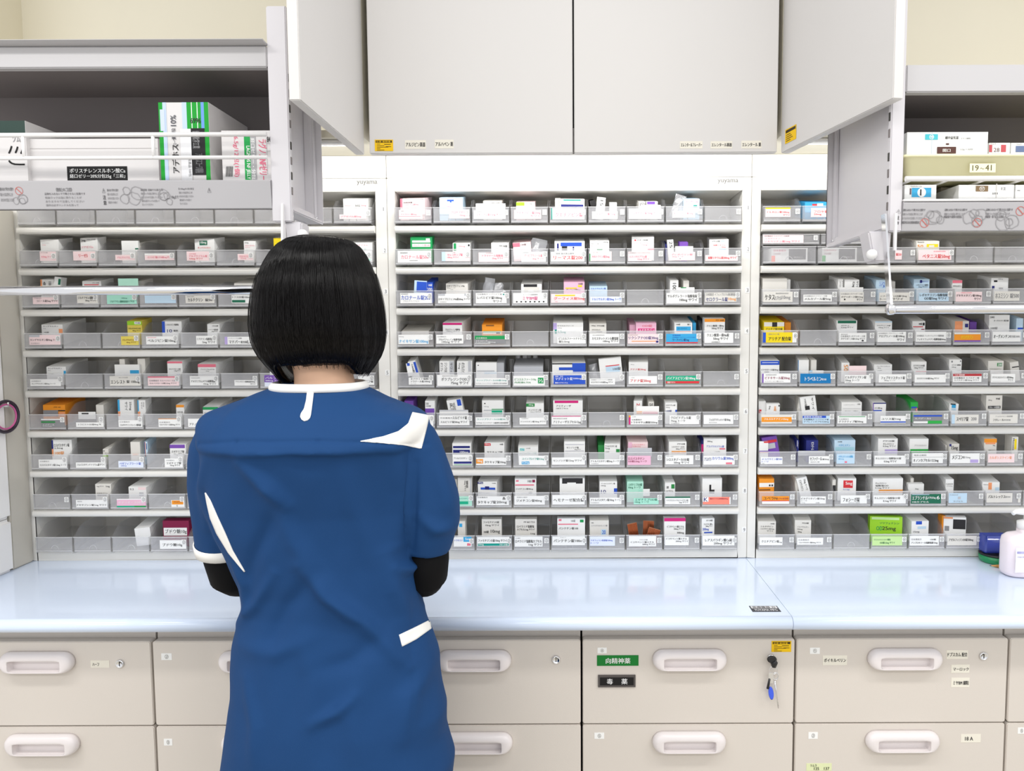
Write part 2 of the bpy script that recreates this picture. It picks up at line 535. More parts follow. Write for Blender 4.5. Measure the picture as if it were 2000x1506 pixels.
def sticker(parent, name, x0, y0, x1, y1, paper, items, rim=0.0005):
    p, q = at(x0, y0, FD), at(x1, y1, FD)
    mb = MB().box(p.x, q.x, FD - rim, FD, q.z, p.z, paper)
    if items == 'warn': warn(mb, p.x, q.x, q.z, p.z, FD - rim)
    else: face(mb, p.x, q.x, q.z, p.z, FD - rim, items)
    return mb.build(name, parent)


GRY = ink('9A9894')
desc = ['grey two-drawer cabinet under the left worktop with a lock and tape', 'grey drawer cabinet partly behind the person, small number stickers',
        'grey drawer cabinet right of the person with a lock and blank fronts', 'grey drawer cabinet with green and black signs and hanging keys',
        'grey drawer cabinet with handwritten tapes beside both pulls', 'grey drawer cabinet at the end, past the taped drawers']
drawers = []
for i in range(6):
    a, b = XE[i] + 0.0022, XE[i + 1] - 0.0022
    c = thing('drawer_cabinet', ((a + b) / 2, FD + 0.3, 0), desc[i], 'drawer cabinet', 'row of drawer cabinets under the worktops')
    MB().box(a, b, FD + 0.022, 2.12, 0.06, TZ - TH_ - 0.0008, STEEL).box(a + .01, b - .01, FD + 0.06, 2.1, 0, 0.06, DARK).build('carcass', c)
    ds = []
    hx = (at([76, 502, 927, 1346, 1765, 2180][i], 1290, FD).x, at([86, 507, 930, 1345, 1760, 2170][i], 1450, FD).x)
    for k, (zt, zb) in enumerate(((DZ1, DZ2 + 0.0012), (DZ2 - 0.0012, DZ2 - 0.178), (DZ2 - 0.1805, 0.07))):
        mb = MB().prism(rrect(a, b, zb, zt, 0.005 if k < 2 else 0.004), 'y', FD, FD + 0.0215, STEEL)
        d = mb.build('drawer', c, bevel=0.0015)
        if k < 2:   # the pull's finger pocket is let into the front
            hx_, hz_ = hx[k], HAND[k]
            cut = MB().box(hx_ - .0552, hx_ + .0552, FD - .02, FD + .0195, hz_ - .0182, hz_ + .0072, STEEL).build('pocket_cutter', None, loc=tuple(origin(c)))
            bo = d.modifiers.new('pocket', 'BOOLEAN'); bo.object = cut; bo.operation = 'DIFFERENCE'; bo.solver = 'EXACT'
            dg_ = bpy.context.evaluated_depsgraph_get(); dg_.update()
            me_ = bpy.data.meshes.new_from_object(d.evaluated_get(dg_)); d.modifiers.clear(); d.data = me_
            bpy.data.objects.remove(cut)
            drawer_handle(d, hx_, hz_)
        ds.append(d)
    drawers.append(ds)
lock(drawers[0][0], 235, 1296); lock(drawers[2][0], 1086, 1288); lk = lock(drawers[3][0], 1506, 1285); lock(drawers[4][0], 1920, 1281)
sticker(drawers[0][0], 'tape_label', 177, 1290, 214, 1304, TAPEM, [('t', 10, 35, 45, 75, INK, 'ハーフ')])
num = lambda s: [('t', 34, 18, 66, 82, GRY, s)]
sticker(drawers[1][0], 'number_sticker', 315, 1276, 336, 1289, PAPER, num('②')); sticker(drawers[1][1], 'number_sticker', 320, 1443, 337, 1456, PAPER, num('③'))
sticker(drawers[3][0], 'number_sticker', 1167, 1265, 1185, 1276, PAPER, num('④')); sticker(drawers[3][1], 'number_sticker', 1161, 1431, 1180, 1443, PAPER, num('⑤'))
tag(sticker(drawers[3][0], 'green_sign', 1166, 1280, 1247, 1300, ink('0E7A2E'), [('t', 21, 24, 80, 78, ink('F2F2F0'), '向精神薬')], 0.001), 'green sign with four white characters')
tag(sticker(drawers[3][0], 'black_sign', 1168, 1318, 1241, 1341, ink('55504E'), [('s', 5, 17, 95, 83, ink('141314')), ('t', 23, 27, 39, 74, ink('E8E8E8'), '毒'), ('t', 62, 27, 78, 74, ink('E8E8E8'), '薬')], 0.003), 'black framed sign with two white characters')
tag(sticker(drawers[3][0], 'caution_sticker', 1507, 1252, 1545, 1273, ink('F2C40F'), 'warn'), 'yellow caution sticker')
sticker(drawers[4][0], 'number_sticker', 1582, 1265, 1601, 1277, PAPER, num('①')); sticker(drawers[4][1], 'number_sticker', 1579, 1430, 1597, 1443, PAPER, num('②'))
sticker(drawers[4][0], 'tape_label', 1607, 1280, 1654, 1299, TAPEM, [('t', 5, 30, 95, 68, INK, 'ポイキルベリン')])
sticker(drawers[4][0], 'tape_label', 1849, 1270, 1890, 1287, TAPEM, [('t', 4, 25, 96, 72, INK, 'ドプスカム 配合')])
sticker(drawers[4][0], 'tape_label', 1858, 1298, 1893, 1314, TAPEM, [('t', 10, 35, 95, 75, INK, 'マーロック')])
sticker(drawers[4][0], 'tape_label', 1858, 1324, 1893, 1342, TAPEM, [('t', 10, 30, 95, 75, INK, 'ミヤBM 細粒')])
sticker(drawers[4][1], 'tape_label', 1877, 1434, 1915, 1450, TAPEM, [('t', 20, 30, 60, 75, INK, '18 A')])
sticker(drawers[4][1], 'tape_label', 1575, 1491, 1624, 1505, ink('DDE3B4'), [('t', 15, 12, 40, 45, INK, 'ツムラ'), ('t', 30, 50, 90, 90, INK, '135　137')])
sticker(drawers[5][1], 'number_sticker', 1988, 1421, 2002, 1433, PAPER, num('⑤'))

# keys hanging from the lock
p = at(1507, 1287, FD - 0.012); px = lambda x, y, dy=0: at(x, y, FD - 0.012 + dy)
K = thing('key_bunch', (p.x, FD - 0.005, p.z), 'bunch of keys with a blue tag hanging from the drawer lock', 'keys')
mb = MB().tube([(p.x, FD - 0.0046, p.z), (p.x, FD - 0.012, p.z)], 0.0035, CHROME)
mb.loft([[(p.x + u * s, p.y - 0.0025 + t, p.z + v * s) for u, v in [(0.0098 * math.cos(q), 0.0075 * math.sin(q)) for q in [2 * math.pi * k / 16 for k in range(16)]]] for s, t in ((0.8, 0.003), (1, 0.002), (1, -0.002), (0.8, -0.003))], BLACK)
q = px(1512, 1295)
mb.tube([p + Vector((0.002, -.003, -.002)), q, px(1511.5, 1303)], [0.0055, 0.0075, 0.0045], BLACK, 12)
mb.build('lock_key', K)
c = px(1511, 1309); MB().tube([c + Vector((0.0085 * math.cos(a), 0, 0.0088 * math.sin(a))) for a in [2 * math.pi * k / 24 for k in range(25)]], 0.0006, CHROME, 6, False).build('key_ring', K)
c = px(1515, 1321); MB().tube([c + Vector((0.0058 * math.cos(a), 0.001, 0.0075 * math.sin(a))) for a in [2 * math.pi * k / 24 for k in range(25)]], 0.0012, CHROME, 6, False).build('split_ring', K)
a_, b_ = px(1501, 1313), px(1510, 1334)
MB().prism(rrect(a_.x, b_.x, b_.z, a_.z, 0.002), 'y', FD - 0.0138, FD - 0.0122, CHROME).build('silver_key', K, bevel=0.0004)
MB().tube([px(1503, 1326, -.002), px(1499.5, 1345, -.002)], [0.0022, 0.003], BLACK, 8).build('dark_key', K)
c = px(1506, 1354, -.001); MB().loft([[(c.x + 0.0055 * s * math.cos(a) - 0.0006 * math.sin(a) * 3, c.y + t, c.z + 0.0145 * s * math.sin(a)) for a in [2 * math.pi * k / 20 for k in range(20)]] for s, t in ((0.85, 0.0012), (1, 0), (0.85, -0.0012))], mat('blue tag', '3F5FE0', 0.25)).build('blue_tag', K)
mb = MB().tube([px(1513, 1330, .002), px(1516, 1350, .002), px(1520, 1383, .002)], [0.0022, 0.0014, 0.0012], CHROME, 8)
for k in range(4):
    w = px(1516.7 + k * .9, 1362 + k * 5.5, .002); mb.box(w.x, w.x + 0.0024, w.y - 0.0006, w.y + 0.0006, w.z - 0.001, w.z + 0.001, CHROME)
mb.build('long_key', K)

# ------------------------------------------------------------------ pull-down shelves
def bar(mb, x0, x1, ya, yb, d0, d1, m, xm=300):
    return mb.box(x0, x1, d0, d1, at(xm, yb, d0).z, at(xm, ya, d0).z, m)


def caution_strip(mb, O, U, V, kind):
    """printed warnings: characters, lines of fine print and small line drawings"""
    G1, G2, RD = ink('6E6C6E'), ink('8C8A8C'), ink('C46A62')
    def lines(u0, v0, u1, n, dv, first=None):
        rows = ['品物を入れないで下降させると危険です', '収納ラックは急に降りることが', 'ありますので注意してください', '操作は必ずハンドルを持って', '行ってください']
        for k in range(n):
            mb.text(first if first and k == 0 else rows[k % 5], O, U, V, u0, v0 + dv * k, u0 + (u1 - u0) * (1, .9, .95, .8, .5)[k % 5], v0 + dv * k + dv * .62, G2 if k else G1)
    def no(cu, cv, r):
        lu, lv = r / U.length, r / V.length
        for k in range(20):
            a, b = 2 * math.pi * k / 20, 2 * math.pi * (k + 1) / 20
            mb.add([O + U * (cu + lu * s * math.cos(t)) + V * (cv + lv * s * math.sin(t)) for t, s in ((a, 1), (b, 1), (b, .88), (a, .88))], [(0, 1, 2, 3)], RD)
        mb.add([O + U * (cu + lu * x) + V * (cv + lv * y) for x, y in ((-.68, -.55), (-.55, -.68), (.68, .55), (.55, .68))], [(0, 1, 2, 3)], RD)
    def doodle(cu, cv, r, seed):
        rr = random.Random(seed); lu, lv = r / U.length, r / V.length
        for j in range(4):
            ox, oy, s = rr.uniform(-.7, .7), rr.uniform(-.5, .5), rr.uniform(.3, .65); N = 14
            pt = [(ox + s * math.cos(2 * math.pi * k / N) * (1 + rr.uniform(-.15, .15)), oy + s * math.sin(2 * math.pi * k / N) * (1 + rr.uniform(-.15, .15))) for k in range(N)]
            for k in range(N):
                (x0, y0), (x1, y1) = pt[k], pt[(k + 1) % N]; w = .035
                L = math.hypot(x1 - x0, y1 - y0) or 1; nx, ny = -(y1 - y0) / L * w, (x1 - x0) / L * w
                mb.add([O + U * (cu + lu * x) + V * (cv + lv * y) for x, y in ((x0 - nx, y0 - ny), (x1 - nx, y1 - ny), (x1 + nx, y1 + ny), (x0 + nx, y0 + ny))], [(0, 1, 2, 3)], ink('9C9A9C'))
    if kind == 'l':   # fractions measured along the 0..548 px of lip that the photo shows
        e = lambda x: x / 548
        lines(e(0), .2, e(28), 3, .2); no(e(39), .33, .0075); doodle(e(36), .68, .014, 3)
        mb.text('《使用上のご注意》', O, U, V, e(114), .22, e(146), .36, G1); lines(e(90), .40, e(172), 4, .14)
        mb.text('⚠', O, U, V, e(207), .25, e(213), .42, G1); mb.text('注', O, U, V, e(207), .5, e(213), .66, INK); mb.text('意', O, U, V, e(207), .7, e(213), .86, INK)
        lines(e(217), .27, e(240), 4, .15); doodle(e(266), .52, .02, 5); lines(e(285), .27, e(330), 5, .135, '積載荷重《収納できる重さ》は'); doodle(e(338), .58, .018, 9)
        mb.text('10kgまで', O, U, V, e(346), .52, e(360), .66, G1); lines(e(362), .24, e(392), 5, .135, '【10kgの目安】')
        mb.text('⚠', O, U, V, e(420), .25, e(427), .42, G1)
    else:
        e = lambda x: (x - 1746) / 620
        mb.text('⚠', O, U, V, e(1750), .22, e(1758), .38, G1); mb.text('注', O, U, V, e(1750), .45, e(1757), .6, INK); mb.text('意', O, U, V, e(1750), .66, e(1757), .82, INK)
        lines(e(1762), .2, e(1806), 4, .15); mb.text('■落下による事故の原因に', O, U, V, e(1762), .65, e(1797), .75, G1); doodle(e(1823), .5, .02, 11); no(e(1807), .72, .008)
        lines(e(1844), .2, e(1888), 2, .15); mb.text('■破損や故障の原因に', O, U, V, e(1844), .45, e(1880), .55, G1); doodle(e(1903), .45, .02, 21); no(e(1910), .72, .008)
        lines(e(1925), .2, e(1977), 2, .15); mb.text('■破損・落下による事故', O, U, V, e(1925), .45, e(1960), .55, G1); doodle(e(1970), .62, .019, 31); no(e(1992), .3, .008)


def pull_down(side):
    if side < 0:
        d0, dB, xp0, xp1, xa, xb = 1.47, 1.695, -0.551, -0.5145, -1.33, -0.5515
        Y = dict(top=77, bar0=90, bar1=132, lip0=352, lip1=407, pt=12, pb=434, rb=412); xm = 300; rear = 1.667
        lab = 'lowered grey pull-down shelf holding the green-edged carton, wire guard in front'
    else:
        d0, dB, xp0, xp1, xa, xb = 1.345, 1.555, 0.561, 0.584, 0.5845, 1.34
        Y = dict(top=124, bar0=126, bar1=180, lip0=394, lip1=450, pt=-40, pb=452, rb=444); xm = 1850; rear = 1.668
        lab = 'lowered grey pull-down shelf holding the yellow bin'
    z = lambda y, d=d0: at(xm, y, d).z
    s = thing('pull_down_shelf', ((xa + xb) / 2, dB, z(Y['lip1'])), lab, 'shelf', 'pull-down shelves in front of the open cabinets')
    bar(MB(), xa, xb, Y['bar0'], Y['bar1'], d0, d0 + 0.02, GREYM, xm).build('top_rail', s, bevel=0.002)
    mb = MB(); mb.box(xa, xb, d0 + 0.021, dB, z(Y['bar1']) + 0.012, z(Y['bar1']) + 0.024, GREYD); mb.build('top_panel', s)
    zt_, dn = at(xm, Y['top'], d0 - 0.022).z, d0 - 0.022
    if side < 0: MB().prism([(d0 + 0.004, z(Y['bar0']) + 0.0005), (dn, zt_), (dn + 0.003, zt_ + 0.002), (d0 + 0.012, z(Y['bar0']) + 0.004)], 'x', xa, xb, GREYM).build('top_lip', s)  # sloping lip added, facing down so that this strip catches less light
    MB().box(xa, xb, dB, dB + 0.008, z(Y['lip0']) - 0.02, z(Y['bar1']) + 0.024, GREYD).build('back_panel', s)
    MB().box(xa, xb, d0 + 0.013, dB, z(Y['lip0']) - 0.018, z(Y['lip0']) - 0.006, GREYM).build('floor_panel', s)
    # front lip, leaning out a little at the top, with printed cautions
    zt, zb = z(Y['lip0']), z(Y['lip1'])
    mb = MB().prism([(d0, zt), (d0 - 0.004, zt - 0.003), (d0 + 0.002, zb), (d0 + 0.012, zb), (d0 + 0.012, zt)], 'x', xa, xb, LIPM)
    if side < 0:
        O = Vector((at(0, 352, d0).x, d0 - 0.0046, zt - 0.003)); U = DX * (xb - O.x); V = Vector((0, 0.006, zb - zt + 0.003))
        caution_strip(mb, O, U, V, 'l')
    else:
        O = Vector((at(1746, 394, d0).x, d0 - 0.0046, zt - 0.003)); U = DX * (at(2366, 394, d0).x - O.x); V = Vector((0, 0.006, zb - zt + 0.003))
        caution_strip(mb, O, U, V, 'r')
    mb.build('front_lip', s)
    # hollow end plate: web, rims on four sides, slots along the front rim, two screws, arm and knob
    pt, pb, rb = z(Y['pt']), z(Y['pb']), z(Y['rb'])
    open_x, web = (xp1, xp0) if side < 0 else (xp0, xp1)
    mb = MB()
    w0, w1 = sorted((web, web - side * 0.005)); lo, hi = sorted((xp0, xp1))
    mb.box(w0, w1, d0 + 0.012, rear, rb, pt, GREYP)
    mb.box(lo, hi, d0, d0 + 0.013, pb, pt, GREYP).box(lo, hi, rear - 0.004, rear, rb, pt, GREYP)
    mb.box(lo, hi, d0 + 0.013, rear - 0.004, rb, rb + 0.006, GREYP).box(lo, hi, d0 + 0.013, rear - 0.004, pt - 0.006, pt, GREYP)
    # stepped inner rim
    i0, i1 = sorted((w1 if side < 0 else w0, open_x + side * 0.012))
    mb.box(i0, i1, rear - 0.022, rear - 0.004, rb + 0.006, pt - 0.006, GREYP).box(i0, i1, d0 + 0.013, d0 + 0.03, rb + 0.006, pt - 0.006, GREYP)
    mb.box(i0, i1, d0 + 0.03, rear - 0.022, rb + 0.006, rb + 0.018, GREYP)
    ep = mb.build('end_plate', s, bevel=0.0022)
    mb = MB()
    for k in range(8):
        zz = rb + 0.03 + 0.028 * k + (0.012 if k > 3 else 0)
        e = open_x
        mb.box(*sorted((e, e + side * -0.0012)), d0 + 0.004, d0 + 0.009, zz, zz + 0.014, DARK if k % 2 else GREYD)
    mb.build('rim_slot', ep)
    for yy in (d0 + 0.02, rear - 0.012):
        mb = MB(); cz = rb + 0.011; ex = open_x + side * 0.0118
        mb.loft([[(ex - side * h, yy + r * math.cos(a), cz + r * math.sin(a)) for a in [2 * math.pi * k / 14 for k in range(14)]] for r, h in ((0.0035, 0), (0.0035, .0012), (0.002, .002))][::1 if side > 0 else -1], CHROME)
        mb.build('screw', ep)
    ya, yb = (434, 488) if side < 0 else (452, 512)
    xs = ((556, 591), (560, 590)) if side < 0 else ((1694, 1740), (1702, 1736))
    rings = []
    for (u0, u1), yy, dd in ((xs[0], ya, 0), (xs[1], yb - 14, 0), ((xs[1][0] + 4, xs[1][1] - 4), yb, 0)):
        A, B = at(u0, yy, d0 + .01), at(u1, yy, d0 + .01)
        rings.append([(A.x, d0 + .006, A.z), (B.x, d0 + .006, A.z), (B.x, d0 + .05, A.z), (A.x, d0 + .05, A.z)])
    MB().loft(rings[::-1], GREYP, smooth=False).build('swing_arm', s, bevel=0.003)
    kx, ky = (591, 457) if side < 0 else (1703, 497)
    c = at(kx, ky, d0)
    MB().lathe([(0.0001, c.y - 0.009), (0.006, c.y - 0.008), (0.0085, c.y - 0.004), (0.009, c.y + 0.001), (0.0085, c.y + 0.006)], c.x, c.z, WHITE, 20, 'y').build('knob', s)
    # handle bar under the shelf on flat hangers
    if side < 0:
        a, b = at(-60, 567, 1.462), at(556, 566, 1.462); r = 0.0087
        MB().tube([(-1.275, 1.462, b.z), (b.x, 1.462, b.z)], r, CHROME, 20).build('handle_bar', s)
        h0, h1 = at(550, 398, d0 - .002), at(556, 575, d0 - .002)
        MB().prism([(d0 - 0.006, h0.z), (d0 + 0.022, h0.z), (1.478, h1.z), (1.448, h1.z)], 'x', h0.x, h0.x + 0.004, WIRE).build('hanger', s, bevel=0.0008)
    else:
        a, b = at(1735, 604, 1.31), at(2070, 603, 1.31); r = 0.0078
        mb = MB().tube([(a.x, 1.31, a.z), (1.33, 1.31, a.z)], r, CHROME, 20)
        mb.lathe([(0.0001, 0), (0.007, .001), (0.0098, .004), (0.0098, .012), (0.0078, .014)], 0, 0, CHROME, 20)
        k = len(mb.v) - 5 * 20
        for i in range(k, len(mb.v)):
            v = mb.v[i]; mb.v[i] = Vector((a.x - 0.004 + v.z, 1.31 + v.x, a.z + v.y))
        mb.build('handle_bar', s)
        h0 = at(1746, 418, d0 - .002); h1 = at(1736, 610, 1.31)
        MB().prism([(d0 - 0.006, h0.z), (d0 + 0.010, h0.z), (1.318, h1.z), (1.302, h1.z)], 'x', a.x + 0.0015, a.x + 0.005, CHROME).build('hanger', s)
        MB().box(h0.x - 0.002, h0.x + 0.002, d0 - 0.012, d0 - 0.006, at(1746, 490, d0).z, h0.z, WIRE).build('hanger_cap', s)
    return s, d0, z


sl, dl, zl = pull_down(-1)
mb = MB()
R = 0.0042
xa = -1.33
for yy in (263, 308):
    mb.tube([(xa, dl - 0.01, at(300, yy, dl - .01).z), (-0.5525, dl - 0.01, at(300, yy, dl - .01).z)], R * (0.85 if yy > 300 else 1), WIRE, 10)
for xx in (47, 300):
    p = at(xx, 300, dl - .01).x; mb.tube([(p, dl - 0.01, at(300, 263, dl - .01).z), (p, dl - 0.01, at(300, 310, dl - .01).z)], R * .8, WIRE, 8)
mb.build('wire_guard', sl)
sr, dr, zr = pull_down(1)
mb = MB(); zz = at(1850, 349, dr - .008).z
mb.tube([(0.5845, dr - 0.008, zz), (1.335, dr - 0.008, zz)], 0.0045, WIRE, 10)
mb.tube([(0.5845, 1.54, zz), (1.335, 1.54, zz)], 0.0035, WIRE, 8)
for k in range(12): mb.tube([(0.6 + 0.064 * k, dr - 0.008, zz), (0.6 + 0.064 * k, 1.54, zz)], 0.002, WIRE, 6)
mb.build('wire_rack', sr)
mb = MB().box(0.5845, 1.335, dr - 0.004, dr + 0.008, zr(394) + 0.0005, zr(389), WIRE); mb.build('lip_edge', sr, bevel=0.001)

# ------------------------------------------------------------------ what the trays hold
# zone: x0, y0, scale of the crop the measurements were taken in (crop pixel -> photograph pixel)
ZONES = {'A': (760, 360, .18), 'B': (1100, 360, .18), 'C': (760, 600, .18), 'D': (1100, 600, .18),
         'E': (760, 840, .18), 'F': (1100, 840, .18), 'G': (1450, 360, .166), 'H': (1700, 440, .1594),
         'I': (1460, 600, .166), 'J': (1720, 600, .166), 'K': (1460, 840, .1726), 'L': (1720, 840, .1991),
         'M': (0, 400, .15), 'N': (260, 400, .15), 'O': (0, 600, .1726), 'P': (260, 600, .1726),
         'Q': (0, 840, .21), 'R': (540, 340, .1328), 'S': (340, 440, .3055)}
